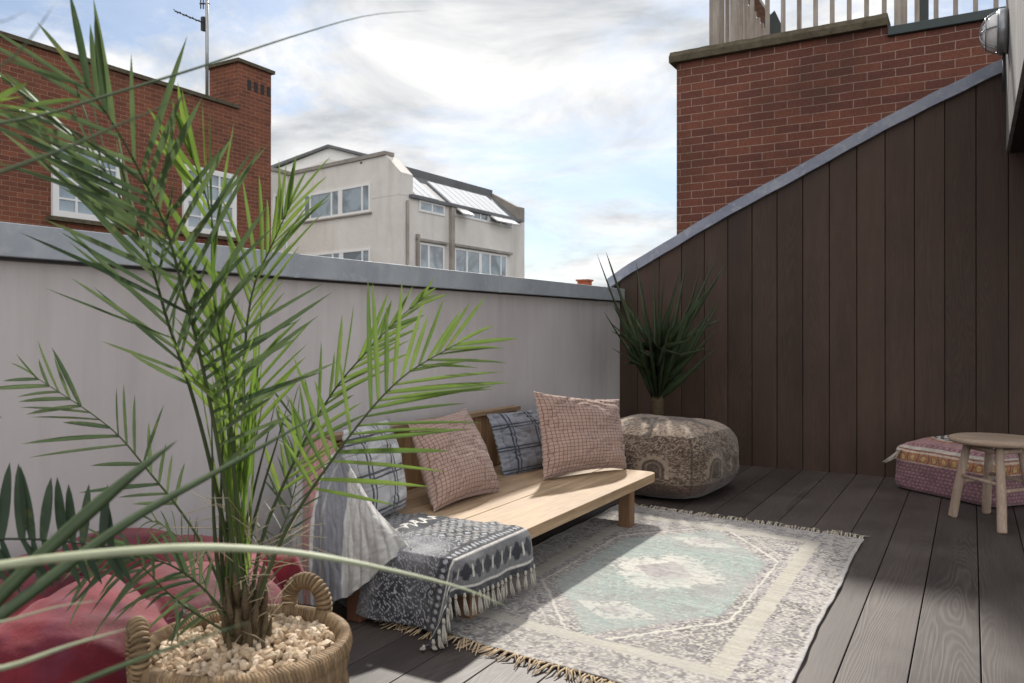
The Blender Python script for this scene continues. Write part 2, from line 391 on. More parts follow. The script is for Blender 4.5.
# parapet wall with its lead coping
pw = thing('parapet_wall', 'smooth mauve grey rendered parapet wall running behind the bench', 'wall', (-2.47, 2, 0))
MB().box(-2.72, -2.47, -2.8, 6.25, -.02, 1.235).build('wall', plaster_m, pw)
cp = MB(); ys = [-2.8, -1.2, .6, 2.4, 4.2, 6.28]
cp.prism([Vector((-2.425, -2.8, z-.075)) for z in (1.247, 1.346)]+[Vector((-2.50, -2.8, 1.264)), Vector((-2.77, -2.8, 1.25)), Vector((-2.77, -2.8, 1.172))], (0, 9.05, .075))
cp.build('coping', lead_m, pw, bevel=.003)
MB().prism([Vector((-2.7, -2.8, 1.163)), Vector((-2.455, -2.8, 1.163)), Vector((-2.455, -2.8, 1.1718)), Vector((-2.7, -2.8, 1.1718))], (0, 8.82, .073)).build('drip_edge', black_m, pw)

for yj in (-.9, .75, 2.4, 4.05, 5.6):
    zj = 1.247-.075+.075*(yj+2.8)/9.05
    MB().prism([Vector((-2.4235, yj, zj-.001)), Vector((-2.4235, yj, zj+.1)), Vector((-2.50, yj, zj+.093)), Vector((-2.50, yj, zj-.001))], (0, .028, .0002)).build('lap_joint', lead_m, pw)
# timber wall: boards and the raking lead coping
def XT(u, Y=6.02):
    r = (u-UC)/FPX; g = FW+RT*r; return g.x*Y/g.y, Y/g.y
prof = []
for u, v in [(609, 279), (622, 270), (634, 262), (660, 246), (698, 223), (760, 188), (840, 144), (885, 119), (928, 96), (1003, 60)]:
    x, dd = XT(u); prof.append((x, CAMH+(HZ-v)/FPX*dd))
x_, z_ = prof[-1]; sl_ = (prof[-1][1]-prof[-3][1])/(prof[-1][0]-prof[-3][0])
prof.append((3.4, z_+sl_*(3.4-x_)*.35))
def ztop(x):
    if x <= prof[0][0]: return prof[0][1]
    for (a, b), (c_, d_) in zip(prof, prof[1:]):
        if x <= c_: return b+(d_-b)*(x-a)/(c_-a)
    return prof[-1][1]
tw = thing('timber_wall', 'dark brown timber clad wall with a raking lead covered top, behind the deck', 'wall', (0, 6.02, 0))
b = MB(); k = -14
while .0255+.18*k < 3.3:
    x0 = max(.0255+.18*k+.002, -2.468); x1 = .0255+.18*k+.178
    if x1 > -2.46:
        b.hexa([(x0, 6.02, -.02), (x1, 6.02, -.02), (x1, 6.045, -.02), (x0, 6.045, -.02), (x0, 6.02, ztop(x0)-.03), (x1, 6.02, ztop(x1)-.03), (x1, 6.045, ztop(x1)-.03), (x0, 6.045, ztop(x0)-.03)])
    k += 1
b.build('board_cladding', clad_m, tw, bevel=.003)
b = MB()
for (a, z0), (c_, z1) in zip(prof, prof[1:]):
    b.hexa([(a, 6.05, -.02), (c_, 6.05, -.02), (c_, 6.2, -.02), (a, 6.2, -.02), (a, 6.05, z0-.04), (c_, 6.05, z1-.04), (c_, 6.2, z1-.04), (a, 6.2, z0-.04)])
b.build('wall_core', darkm, tw)
b = MB(); vs = []
fine = [prof[0][0]+(prof[-1][0]-prof[0][0])*i/90 for i in range(91)]
for i, x in enumerate(fine):
    z = ztop(x)+.003*math.sin(x*7)+.0015*math.sin(x*23)
    vs += [(x, 5.985, z-.085), (x, 5.985, z), (x, 6.0, z+.004), (x, 6.25, z-.03), (x, 6.25, z-.08)]
fs = [(i*5+j, (i+1)*5+j, (i+1)*5+(j+1) % 5, i*5+(j+1) % 5) for i in range(90) for j in range(5)]+[(0, 1, 2, 3, 4), (454, 453, 452, 451, 450)]
b.add(vs, fs); b.build('coping', leadb_m, tw)

# overhanging upper storey at the right
oh = thing('upper_overhang', 'grey boarded overhang of the upper storey at the right edge, dark underside', 'building', (.19, 5.98, 2.13))
b = MB()
for i in range(22):
    y1 = 5.975-i*.145; b.box(.19, .212, y1-.141, y1, 2.135, 3.6)
b.build('side_boards', greyboard, oh, bevel=.002)
MB().box(.213, 3.3, 2.6, 5.97, 2.13, 3.55).build('soffit_box', darkm, oh)

# bulkhead lamp
bl = thing('bulkhead_lamp', 'round caged bulkhead lamp with frosted glass dome on the grey boards', 'lamp', (.19, 5.6, 2.79))
def latheX(mb, c, prof, seg=32, mat=0):   # axis along -X ; prof (r, h)
    c = Vector(c); n = len(prof)
    vs = [c+Vector((-h, r*math.cos(2*math.pi*k/seg), r*math.sin(2*math.pi*k/seg))) for k in range(seg) for r, h in prof]
    mb.add(vs, [(k*n+i, k*n+i+1, ((k+1) % seg)*n+i+1, ((k+1) % seg)*n+i) for k in range(seg) for i in range(n-1)], mat, True)
c0 = Vector((.188, 5.6, 2.79))
b = MB(); latheX(b, c0, [(0, 0), (.13, 0), (.135, .01), (.135, .045), (.12, .055), (.11, .05)]); b.build('base_plate', metal, bl)
gm = M('frosted_glass', .15, .6).col((.82, .82, .80)); gm.b.inputs['Coat Weight'].default_value = .5
b = MB(); latheX(b, c0, [(.112*math.cos(a), .05+.085*math.sin(a)) for a in [i*math.pi/16 for i in range(9)]]); b.build('glass_dome', gm.mat, bl)
b = MB()
for ph in (0, 60, 120):
    e = Vector((0, math.cos(R(ph)), math.sin(R(ph))))
    b.tube([c0+Vector((-.05, 0, 0))+e*.122*math.cos(a)+Vector((-.095*math.sin(a), 0, 0)) for a in [i*math.pi/14 for i in range(15)]], .0045, 6)
for rr, hh in ((.122, .055), (.095, .115)):
    b.tube([c0+Vector((-hh, rr*math.cos(i*math.pi/16), rr*math.sin(i*math.pi/16))) for i in range(33)], .0045, 6)
b.build('wire_cage', metal, bl)
MB().tube([c0+Vector((-.02, .0, -.13)), c0+Vector((-.02, .0, -.36))], .009, 8).build('cable_conduit', black_m, bl)

# ------------------------------------------------------------------ brick building with balustrade (right)
YB = 7.6
bb = thing('brick_building', 'red brick building end with stone coping rising behind the timber wall', 'building', (-2.48, YB, -7))
b = MB(); b.box(-2.515, -.63, YB, 13, -7, 3.64); b.box(-.63, 4.5, YB, 13, -7, 3.55); b.build('brick_wall', brick_dark, bb)
b = MB(); nseg = 40; vs = []
for i in range(nseg+1):
    x = -2.575+(1.945)*i/nseg; w1 = .006*(mnoise.noise((x*3, 1, 2))); w2 = .008*mnoise.noise((x*7, 5, 2))
    vs += [(x, YB-.06+w1, 3.642), (x, YB-.065+w1, 3.70+w2), (x, YB-.02, 3.755+w2), (x, YB+.3, 3.765+w1), (x, YB+.3, 3.642)]
fs = [(i*5+j, i*5+(j+1) % 5, (i+1)*5+(j+1) % 5, (i+1)*5+j) for i in range(nseg) for j in range(5)]+[(4, 3, 2, 1, 0), tuple(nseg*5+k for k in range(5))]
b.add(vs, fs); b.build('stone_coping', mossstone, bb)
MB().box(-.628, 4.5, YB-.04, YB+.28, 3.552, 3.63).build('metal_coping', darkgreen, bb, bevel=.006)
bal = thing('balustrade', 'weathered timber balustrade of square balusters on top of the brick wall', 'balustrade', (-2.2, YB+.34, 3.5))
def bpart(nm, x0, x1, y0, y1, z0, z1, mt): MB().box(x0, x1, y0, y1, z0, z1).build(nm, mt, bal, bevel=.003)
xs = []
for i in range(9):
    x = -1.86+i*.147; xs.append(x)
for x in xs: bpart('baluster', x-.019, x+.019, YB+.30, YB+.338, 3.56, 4.78, oldwood)
for i in range(10):
    x = -.42+i*.15; bpart('baluster', x-.019, x+.019, YB+.30, YB+.338, 3.56, 4.78, oldwood)
for i in range(14):
    y = YB+.55+i*.2; bpart('baluster', -2.24, -2.20, y, y+.04, 3.56, 4.78, oldwood)
bpart('corner_post', -2.27, -2.17, YB+.27, YB+.37, 3.56, 4.9, oldwood)
bpart('corner_post', -2.06, -1.99, YB+.28, YB+.36, 3.56, 4.9, oldwood)
bpart('post', -.60, -.50, YB+.27, YB+.37, 3.5, 4.9, oldwood)
bpart('handrail', -2.3, 1.6, YB+.25, YB+.39, 4.9, 4.95, oldwood)
bpart('handrail', -2.3, -2.16, YB+.39, YB+3.6, 4.9, 4.95, oldwood)
bpart('bottom_rail', -.63, 1.6, YB+.3405, YB+.38, 3.70, 3.75, oldwood)
st = thing('fire_stair', 'dark green painted steel stair stringer behind the timber balustrade', 'stair', (-1.9, YB+1.2, 3.5))
b = MB(); b.hexa([(-1.95, YB+1.2, 4.35), (-1.95, YB+1.26, 4.35), (-1.6, YB+1.26, 3.5), (-1.6, YB+1.2, 3.5), (-1.83, YB+1.2, 4.45), (-1.83, YB+1.26, 4.45), (-1.45, YB+1.26, 3.55), (-1.45, YB+1.2, 3.55)])
b.build('stringer', darkgreen, st)
b = MB(); b.box(-.45, 3, YB+1.3, YB+1.36, 3.98, 4.07); b.box(-.45, -.37, YB+1.3, YB+1.36, 3.4, 4.8); b.box(.3, .38, YB+1.3, YB+1.36, 3.4, 4.8)
b.build('landing_frame', darkgreen, st)

# ------------------------------------------------------------------ facade helper
class Fac:
    """vertical plane through P0, direction e; s along e, z up, off towards viewer"""
    def __init__(s, P0, e, n): s.P = Vector(P0); s.e = Vector(e).normalized(); s.n = Vector(n).normalized()
    def st(s, u):
        g = FW+RT*((u-UC)/FPX); A = s.e; P = s.P
        det = g.x*(-A.y)+A.x*g.y; t = (P.x*(-A.y)+A.x*P.y)/det
        q = g*t-P; return q.x*A.x+q.y*A.y, t
    def S(s, u): return s.st(u)[0]
    def Z(s, u, v): return CAMH+(HZ-v)/FPX*s.st(u)[1]
    def p(s, a, z, off=0): q = s.P+s.e*a+s.n*off; return Vector((q.x, q.y, z))
    def box(s, mb, a0, a1, z0, z1, o0, o1, mat=0):
        if a0 > a1: a0, a1 = a1, a0
        mb.hexa([s.p(a0, z0, o1), s.p(a1, z0, o1), s.p(a1, z0, o0), s.p(a0, z0, o0), s.p(a0, z1, o1), s.p(a1, z1, o1), s.p(a1, z1, o0), s.p(a0, z1, o0)], mat); return mb
def window(fac, parent, a0, a1, z0, z1, bars, fw=.06, sill=None, gl=None, off=.0):
    """bars: list of (kind, position) mullions: ('v', fraction, width) / ('h', fraction, width)"""
    if a0 > a1: a0, a1 = a1, a0
    b = MB(); fac.box(b, a0, a0+fw, z0, z1, off, off+.05); fac.box(b, a1-fw, a1, z0, z1, off, off+.05)
    fac.box(b, a0+fw, a1-fw, z0, z0+fw, off, off+.05); fac.box(b, a0+fw, a1-fw, z1-fw, z1, off, off+.05)
    for k, f, w in bars:
        if k == 'v': c = a0+(a1-a0)*f; fac.box(b, c-w/2, c+w/2, z0+fw, z1-fw, off+.006, off+.044)
        else: c = z0+(z1-z0)*f; fac.box(b, a0+fw, a1-fw, c-w/2, c+w/2, off+.008, off+.04)
    f = b.build('window', white_p, parent)
    fac.box(MB(), a0+fw*.5, a1-fw*.5, z0+fw*.5, z1-fw*.5, off+.004, off+.02).build('pane', gl or glass_m, f)
    if sill: fac.box(MB(), a0-.08, a1+.08, z0-.07, z0-.004, off-.0, off+.11).build('sill', sill, f)
    return f

# ------------------------------------------------------------------ brick house (left)
XB = -12.5
L = Fac((XB, 0, 0), (0, 1, 0), (1, 0, 0))
bh = thing('brick_house', 'orange red brick house with white sash windows beyond the grey parapet', 'house', (XB, 5, -7))
MB().box(XB-7, XB, -6, 11.72, -7, 5.40).build('wall', brick_red, bh)
MB().box(XB-7.05, XB+.06, -6.05, 10.87, 5.402, 5.47).build('parapet_cap', mossstone, bh)
ch = MB().box(-13.35, XB+.004, 10.88, 11.72, 5.3, 6.33).build('chimney', brick_red, bh)
b = MB(); b.box(-13.41, XB+.06, 10.82, 11.78, 6.332, 6.40); b.build('chimney_cap', mossstone, ch)
b = MB()
for i in range(4): b.box(XB+.0, XB+.012, 11.1+i*.17, 11.19+i*.17, 5.85, 6.05)
b.build('air_brick', darkm, ch)
bars6 = [('v', .333, .035), ('v', .667, .035), ('h', .25, .03), ('h', .5, .09), ('h', .75, .03)]
window(L, bh, L.S(51), L.S(120), 2.83, 4.02, bars6, .10, mossstone)
window(L, bh, L.S(182), L.S(235), L.Z(234, 238), L.Z(234, 175), bars6, .10, mossstone)
window(L, bh, L.S(51)-3.2, L.S(51)-1.9, 2.83, 4.02, bars6, .10, mossstone)
b = MB()
for i in range(5): b.tube([(XB+.09, 0, 0), (XB+.09, 0, 0.01)], .001)
# antenna
P = W(207, 97, 15.3); ax, ay = P.x, P.y
an = thing('tv_aerial', 'thin tv aerial mast with side arms fixed beside the brick chimney', 'aerial', (ax, ay, 5.4))
MB().tube([(ax, ay, 5.3), (ax, ay, 7.9)], .032, 8).build('mast', metal, an)
P2 = Vector((ax, ay, 6.93)); b = MB()
e = -RT*1.0+Vector((0, 0, .42)); b.tube([P2, P2+e*.62], .014, 6)
for i in range(5):
    q = P2+e*(.12+.12*i); b.tube([q-FW*.1, q+FW*.1], .008, 5)
b.box(P2.x-.12, P2.x-.04, P2.y-.05, P2.y+.03, 6.82, 7.08); b.build('side_arm', black_m, an)
b = MB(); P3 = Vector((ax, ay, 7.33)); b.tube([P3-RT*.14, P3+RT*.05], .016, 6)
for i in range(3): q = P3-RT*(.12-.05*i); b.tube([q-Vector((0, 0, .1)), q+Vector((0, 0, .12))], .012, 5)
b.build('dipole_array', black_m, an)

# ------------------------------------------------------------------ rendered office building (middle)
DC = 32.0
C0 = W(401, HZ, DC); C0.z = 0
eR = (FW+RT*((1013-UC)/FPX)).normalized(); eL = (FW+RT*((-450-UC)/FPX)).normalized()
nR = Vector((eR.y, -eR.x, 0)); nL = Vector((eL.y, -eL.x, 0))
if nR.dot(FW) > 0: nR = -nR
if nL.dot(FW) > 0: nL = -nL
FR = Fac(C0, eR, nR); FL = Fac(C0, eL, nL)
ob = thing('office_building', 'weathered cream rendered building with ribbon windows and a glazed mansard roof, centre background', 'building', (C0.x, C0.y, -7))
sR = FR.S(524.5); sL = FL.S(287)
ztopL = FL.Z(389, 154.5)
zE = FR.Z(452, 205)                      # eaves of the mansard
P_c = FR.p(0, 0); P_r = FR.p(sR, 0); P_l = FL.p(sL, 0); P_b = P_l+P_r-P_c
def pz(p, z): return Vector((p.x, p.y, z))
zW = FR.Z(452, 206)
MB().prism([pz(P_c, -7), pz(P_r, -7), pz(P_b, -7), pz(P_l, -7)], (0, 0, 7+zW)).build('wall', render_m, ob)
# left face above the eaves, up to the parapet
back = 2.4
inset = FR.n*(-back)
zT = ztopL
a0 = P_c; 
b = MB()
# parapet gable following the sloping left end (seen on the left face)
gl_ = [pz(P_c, zW+.01), pz(P_c, FR.Z(401, 172)), pz(P_c+FL.e*.9, zT), pz(P_l, zT), pz(P_l, zW+.01)]
b.prism(gl_, tuple(FR.e*.75)); b.build('gable_wall', render_m, ob)
b = MB(); q = [pz(P_c+FL.e*.9+FL.n*.08, zT+.01), pz(P_l+FL.n*.08, zT+.01), pz(P_l-FL.n*.45, zT+.01), pz(P_c+FL.e*.9-FL.n*.45, zT+.01)]
b.prism(q, (0, 0, .16)); b.build('roof_coping', stain_m, ob)
# far party wall
zr1 = FR.Z(524, 208); zr2 = FR.Z(509, 189)
fp = [FR.p(sR, zW+.01), FR.p(sR, zr1), FR.p(sR, zr1+.05, -.25), FR.p(sR, zr2+.2, -1.9), FR.p(sR, zr2+.2, -2.6), FR.p(sR, zW+.01, -2.6)]
MB().prism(fp, tuple(FR.e*-.35)).build('party_wall', stain_m, ob)
# mansard slope
sl0 = .5; sl1 = sR-.35; zM = zT-.25
def mans(s, f, off=0):     # f 0 bottom .. 1 top
    q = FR.p(s, zW+.05+(zM-zW-.05)*f, -.05-1.75*f)
    nn = (FR.n*(zM-zW)+Vector((0, 0, 1.75))).normalized(); return q+nn*off
b = MB(); b.add([mans(sl0, 0), mans(sl1, 0), mans(sl1, 1), mans(sl0, 1), mans(sl0, 0, -.3), mans(sl1, 0, -.3), mans(sl1, 1, -.3), mans(sl0, 1, -.3)],
                [(0, 1, 2, 3), (7, 6, 5, 4), (0, 4, 5, 1), (1, 5, 6, 2), (2, 6, 7, 3), (3, 7, 4, 0)]); b.build('mansard_roof', slate, ob)
b = MB(); b.hexa([FR.p(sl0, zM-.3, -1.75), FR.p(sl1, zM-.3, -1.75), FR.p(sl1, zM-.3, -2.6), FR.p(sl0, zM-.3, -2.6), FR.p(sl0, zM+.28, -1.7), FR.p(sl1, zM+.28, -1.7), FR.p(sl1, zM+.28, -2.6), FR.p(sl0, zM+.28, -2.6)]); b.build('ridge_band', slate, ob)
pq = [pz(P_c-FL.n*.3, zT-.15)+FR.n*-2.4, pz(P_l-FL.n*.3, zT-.15), pz(P_b, zT-.15), pz(P_r, zT-.15)+FR.n*-2.4]
MB().prism(pq, (0, 0, .1)).build('flat_roof', slate, ob)
def skylights(ua, ub, n):
    a = FR.S(ua); c = FR.S(ub); w = (c-a)/n
    for i in range(n):
        s0 = a+w*i+.03; s1 = a+w*(i+1)-.03; b = MB()
        P8 = [mans(s0, .02, .02), mans(s1, .02, .02), mans(s1, .80, .02), mans(s0, .80, .02), mans(s0, .02, .09), mans(s1, .02, .09), mans(s1, .80, .09), mans(s0, .80, .09)]
        b.hexa(P8); b.build('skylight', blind_m, ob)
skylights(416, 440, 3); skylights(452, 510, 8)
# windows right face: upper strip
def wr(u0, u1, vt, vb, ur, bars, gl=None, fw=.09, off=0): window(FR, ob, FR.S(u0), FR.S(u1), FR.Z(ur, vb), FR.Z(ur, vt), bars, fw, None, gl, off)
wr(418.5, 444, 200, 211.5, 420, [('v', .5, .1)]); wr(454, 488, 209, 219, 470, [('v', .25, .1), ('v', .5, .1), ('v', .75, .1)])
wr(488.5, 512, 217.5, 225, 498, [('v', .5, .1)])
# open top hung lights
for ua, ub, vr in ((454.5, 465, 209.5), (488.5, 500, 217), (501, 511, 219.5)):
    a = FR.S(ua); c = FR.S(ub); z1 = FR.Z((ua+ub)/2, vr); b = MB()
    b.hexa([FR.p(a, z1-.3, .50), FR.p(c, z1-.3, .50), FR.p(c, z1-.02, .08), FR.p(a, z1-.02, .08), FR.p(a, z1-.25, .54), FR.p(c, z1-.25, .54), FR.p(c, z1+.03, .12), FR.p(a, z1+.03, .12)])
    b.build('open_light', white_p, ob)
wr(418.5, 443.5, 244, 275, 431, [('v', .37, .12)]); wr(454, 506, 250, 281, 470, [('v', .22, .12), ('v', .47, .22), ('v', .66, .1), ('v', .88, .1)])
# piers, lintels
b = MB(); FR.box(b, FR.S(415.5), FR.S(417.5), zW-5.5, zW-1.5, .0, .14); FR.box(b, FR.S(449), FR.S(452), zW-6.5, zW-.1, .0, .16)
b.build('pier', stain_m, ob)
b = MB(); FR.box(b, FR.S(415.5), FR.S(446), FR.Z(431, 243), FR.Z(431, 240.5), .001, .15); FR.box(b, FR.S(452.5), FR.S(510), FR.Z(470, 249), FR.Z(470, 246.5), .001, .17)
b.build('lintel', stain_m, ob)
MB().tube([FR.p(.35, -6, .06), FR.p(.35, zW-.2, .06)], .06, 8).build('downpipe', stain_m, ob)
b = MB(); FR.box(b, .5, sR-.4, zW-.06, zW+.07, .0, .16); b.build('gutter', slate, ob)
# windows left face
def wl(u0, u1, vt, vb, ur, bars, gl=None): window(FL, ob, FL.S(u0), FL.S(u1), FL.Z(ur, vb), FL.Z(ur, vt), bars, .11, stain_m, gl)
wl(304, 371, 182.5, 212, 371, [('v', .115, .1), ('v', .43, .28), ('v', .56, .1), ('v', .89, .1)])
wl(306, 371, 247.5, 277, 371, [('v', .115, .1), ('v', .43, .28), ('v', .56, .1), ('v', .89, .1)])
# side wing further left
wg = thing('rear_wing', 'low rendered wing of the cream building squeezed against the brick chimney', 'building', (P_l.x, P_l.y, -7))
FG = Fac(P_l+FL.n*.02, -eR, nR)
zg = FG.Z(280, 173)
q = [FG.p(0.0, -7, 0), FG.p(6, -7, 0), FG.p(6, -7, -6), FG.p(0.0, -7, -6)]
MB().prism(q, (0, 0, zg+7)).build('wall', render_m, wg)
q = [FG.p(-.05, zg+.01, .1), FG.p(6.1, zg+.01, .1), FG.p(6.1, zg+.01, -6.1), FG.p(-.05, zg+.01, -6.1)]
MB().prism(q, (0, 0, .15)).build('roof_coping', stain_m, wg)
window(FG, wg, FG.S(273), FG.S(284.5), FG.Z(280, 222), FG.Z(280, 195), [('v', .5, .1)], .1, None, glass_d)
# white gabled attic behind the parapet
ga = thing('attic_gable', 'white painted attic gable showing above the cream building parapet', 'building', W(330, 160, 40))
g0 = W(274, 170, 40); g1 = W(329, 148, 40); g2 = W(375, 160, 40); lo = Vector((0, 0, -3))
b = MB(); b.prism([g0, g1, g2, g2+lo, g0+lo], tuple(FW*5)); b.build('gable_wall', white_p, ga)
b = MB(); up = Vector((0, 0, .13)); o_ = FW*-.25
b.prism([g0+o_-RT*.2, g1+o_, g1+o_+up, g0+o_+up-RT*.2], tuple(FW*5.4)); b.prism([g1+o_, g2+o_+RT*.1, g2+o_+up+RT*.1, g1+o_+up], tuple(FW*5.4)); b.build('roof', slate, ga)
b = MB(); lo2 = Vector((0, 0, -.55)); o2 = FW*-.08
ga_ = g1+lo2+o2; gb_ = ga_+(g0-g1)*.72; gc_ = ga_+(g2-g1)*.9; b.prism([gb_+Vector((0, 0, -2)), gb_, ga_, gc_, gc_+Vector((0, 0, -2))], tuple(FW*.075)); b.build('gable_panel', render_m, ga)

# distant house whose chimney shows over the parapet
hp = W(585, 300, 46); dh = thing('distant_house', 'distant house with an orange brick chimney peeping over the parapet', 'house', (hp.x, hp.y, -7))
b = MB(); b.box(hp.x-4, hp.x+4, hp.y-3, hp.y+3, -7, -1.2); b.build('wall', brick_red, dh)
b = MB(); b.prism([Vector((hp.x-4.2, hp.y-3.3, -1.2)), Vector((hp.x-4.2, hp.y+3.3, -1.2)), Vector((hp.x-4.2, hp.y, 2.4))], (8.4, 0, 0)); b.build('roof', slate, dh)
zt = CAMH+(HZ-280)/FPX*46
chd = MB().box(hp.x-.35, hp.x+.3, hp.y-.3, hp.y+.3, 1.5, zt-.08).build('chimney', plain('orange_brick', (.36, .11, .06), .9, .1, .2), dh)
MB().box(hp.x-.42, hp.x+.37, hp.y-.37, hp.y+.37, zt-.078, zt+.02).build('chimney_cap', plain('orange_cap', (.30, .10, .06), .9, .1, .2), chd)

# ------------------------------------------------------------------ cloth materials
def attr_cloth(name, weave=400, amp=.5, bump=.5, rough=.9, contrast=None, sheen=.2):
    m = M(name, rough, .1); a = m.n('ShaderNodeAttribute'); a.attribute_name = 'Col'
    co = m.coord(); f = m.noise(m.map(co, (1, 1.6, 1)), weave, 3, .7); g = m.noise(co, weave*.22, 4, .7)
    c = m.mul(a.outputs['Color'], m.math('ADD', m.math('MULTIPLY', f, amp), m.math('MULTIPLY_ADD', g, amp, 1-amp)))
    m.col(c); m.bump(m.math('ADD', f, g), bump, .002); m.b.inputs['Sheen Weight'].default_value = sheen; return m.mat

# ------------------------------------------------------------------ rug
rug = thing('rug', 'faded teal and grey kilim rug with cream medallion and fringe on the deck', 'rug', (-1.08, 3.12, 0))
A = [Vector((-1.72, 2.155, 0)), Vector((-.435, 2.02, 0)), Vector((-.445, 4.10, 0)), Vector((-1.74, 4.235, 0))]
nu, nv = 300, 480
uu, vv = np.meshgrid(np.linspace(0, 1, nu), np.linspace(0, 1, nv), indexing='ij')
Pn = [np.array(p) for p in A]
P = (Pn[0]*((1-uu)*(1-vv))[..., None]+Pn[1]*(uu*(1-vv))[..., None]+Pn[2]*(uu*vv)[..., None]+Pn[3]*((1-uu)*vv)[..., None])
s = (uu-.5)*1.3; t = (vv-.5)*2.1
edge = (np.sin(t*7)*.0035+np.sin(t*31)*.001)*(np.abs(uu-.5)*2)**6*np.sign(uu-.5)
P[..., 0] += edge; P[..., 1] += np.sin(s*11)*.006*(np.abs(vv-.5)*2)**8
P[..., 2] = .007+.004*fbm(uu*8, vv*12, 3)+.002*np.sin(t*26+s*5)*np.exp(-((np.abs(s)-.6)/.12)**2)
jx = (fbm(uu*40, vv*60, 5)-.5)*.02; s2 = s+jx; t2 = t+(fbm(uu*35, vv*50, 9)-.5)*.025
wear = fbm(uu*9, vv*14, 11, 5); spk = vnoise(uu*170, vv*300, 21); spk2 = fbm(uu*85, vv*140, 23, 3); rowsn = vnoise(uu*8, vv*300, 31)
grey = np.array([.24, .225, .22]); cream = np.array([.56, .53, .46]); teal = np.array([.31, .385, .355]); dk = np.array([.15, .13, .13]); lilac = np.array([.33, .30, .31])
c = mixc(grey*.85, lilac, (wear-.35)*3); c = mixc(c, dk*.8, (spk2-.50)*7); c = mixc(c, cream, ((spk > .60)*.8))
# ornament rows in the border
orn = (np.abs(np.sin(t2*38))*np.abs(np.sin(s2*44)) > .55) & (np.maximum(np.abs(s2)/.65, 0) > .76)
c = mixc(c, cream, orn*.30*(wear > .4))
orn2 = (np.abs(np.sin(s2*34))*np.abs(np.sin(t2*40)) > .5) & (np.abs(t2) > .86)
c = mixc(c, cream, orn2*.35)
stripe = ((np.abs(np.abs(s2)-.455) < .033) & (np.abs(t2) < .86)) | ((np.abs(np.abs(t2)-.83) < .033) & (np.abs(s2) < .488))
c = mixc(c, mixc(cream*.92, np.array([.45, .42, .34]), wear), stripe*.85)
hexd = np.maximum(np.abs(s2)/.34, (np.abs(t2)+np.abs(s2)*1.26)/.79)
line = (np.abs(hexd-1.12) < .012) & (np.abs(s2) < .42) & (np.abs(t2) < .79); c = mixc(c, cream*1.15, line*.8)
line = (np.abs(hexd-1.24) < .009) & (np.abs(s2) < .42) & (np.abs(t2) < .79); c = mixc(c, cream*1.1, line*.5)
inh = hexd < 1; tc_ = mixc(teal, teal*.82+np.array([.03, .0, .0]), (wear-.4)*3); tc_ = mixc(tc_, cream, (spk > .78)*.45); tc_ = mixc(tc_, grey, (spk2 > .6)*.45)
c = mixc(c, tc_, np.clip((1.02-hexd+.10*(spk2-.5))/.04, 0, 1)*.88)
r_ = np.abs(s2)/.29+np.abs(t2)/.27; star = (r_+.07*np.cos(np.arctan2(t2*1.05, s2)*12)+.45*(spk2-.5)+.35*(wear-.5)) < 1.0
blk = (np.round(t2/.03)*.03); wht = mixc(np.array([.66, .63, .57]), grey*1.4, (spk2 > .58)*.5)
c = mixc(c, wht, np.clip((1.06-(r_+.07*np.cos(np.arctan2(t2*1.05, s2)*12)+.6*(spk2-.5)+.5*(wear-.5)))/.16, 0, 1)*(.45+.9*np.clip(wear-.3, 0, .4)))
inn = (np.abs(s2-.0*t2)/.13+np.abs(t2)/.15) < 1; c = mixc(c, mixc(lilac, dk*1.6, (spk2 > .5)*.7), inn*(.35+1.1*np.clip(wear-.3, 0, .4)))
for tq in (.53, -.53):
    mm = (np.abs(s2)/.17+np.abs(t2-tq)/.10) < 1; mm = mm & (spk2 < .62); c = mixc(c, wht, mm*.6)
    mm = (np.abs(s2)/.07+np.abs(t2-tq)/.05) < 1; c = mixc(c, lilac, mm*.5)
side = (np.abs(s2) > .635); c = mixc(c, np.array([.5, .48, .46]), side*.7)
fade = np.clip((fbm(uu*5+3, vv*8, 88, 5)-.45)*3.5, 0, .25); c = mixc(c, np.array([.40, .38, .36]), fade); c = .84*c*(.88+.24*rowsn)[..., None]
rug_m = attr_cloth('rug_weave', 330, .42, .8)
grid('woven_field', P, rug_m, rug, col=c, thick=.006)
fr_m = plain('fringe_yarn', (.46, .36, .24), .95, .1, .35, 60); fr_g = plain('fringe_yarn_grey', (.42, .38, .31), .95, .1, .35, 60)
def fringe(p0, p1, out, n, mat, ln=.07):
    b = MB()
    for i in range(n):
        f = (i+.5)/n; p = p0.lerp(p1, f)+Vector((0, 0, .008)); q = ln*rnd.uniform(.6, 1.25); sd = (p1-p0).normalized()*rnd.uniform(-.03, .03)
        m1 = p+out*q*.45+sd*.2+Vector((0, 0, rnd.uniform(.0, .014))); e = p+out*q+sd; e.z = .005
        b.tube([p, m1, e], [.0028, .0036, .0016], 5)
        if rnd.random() < .6: b.tube([p, m1+sd*.4, e+sd*.8+out*.008], [.002, .002, .0012], 4)
    return b.build('fringe', mat, rug)
fringe(A[0], A[1], (A[0]-A[3]).normalized(), 95, fr_m, .065); fringe(A[3]+Vector((0, -.0, 0)), A[2], (A[3]-A[0]).normalized(), 100, fr_g, .075)

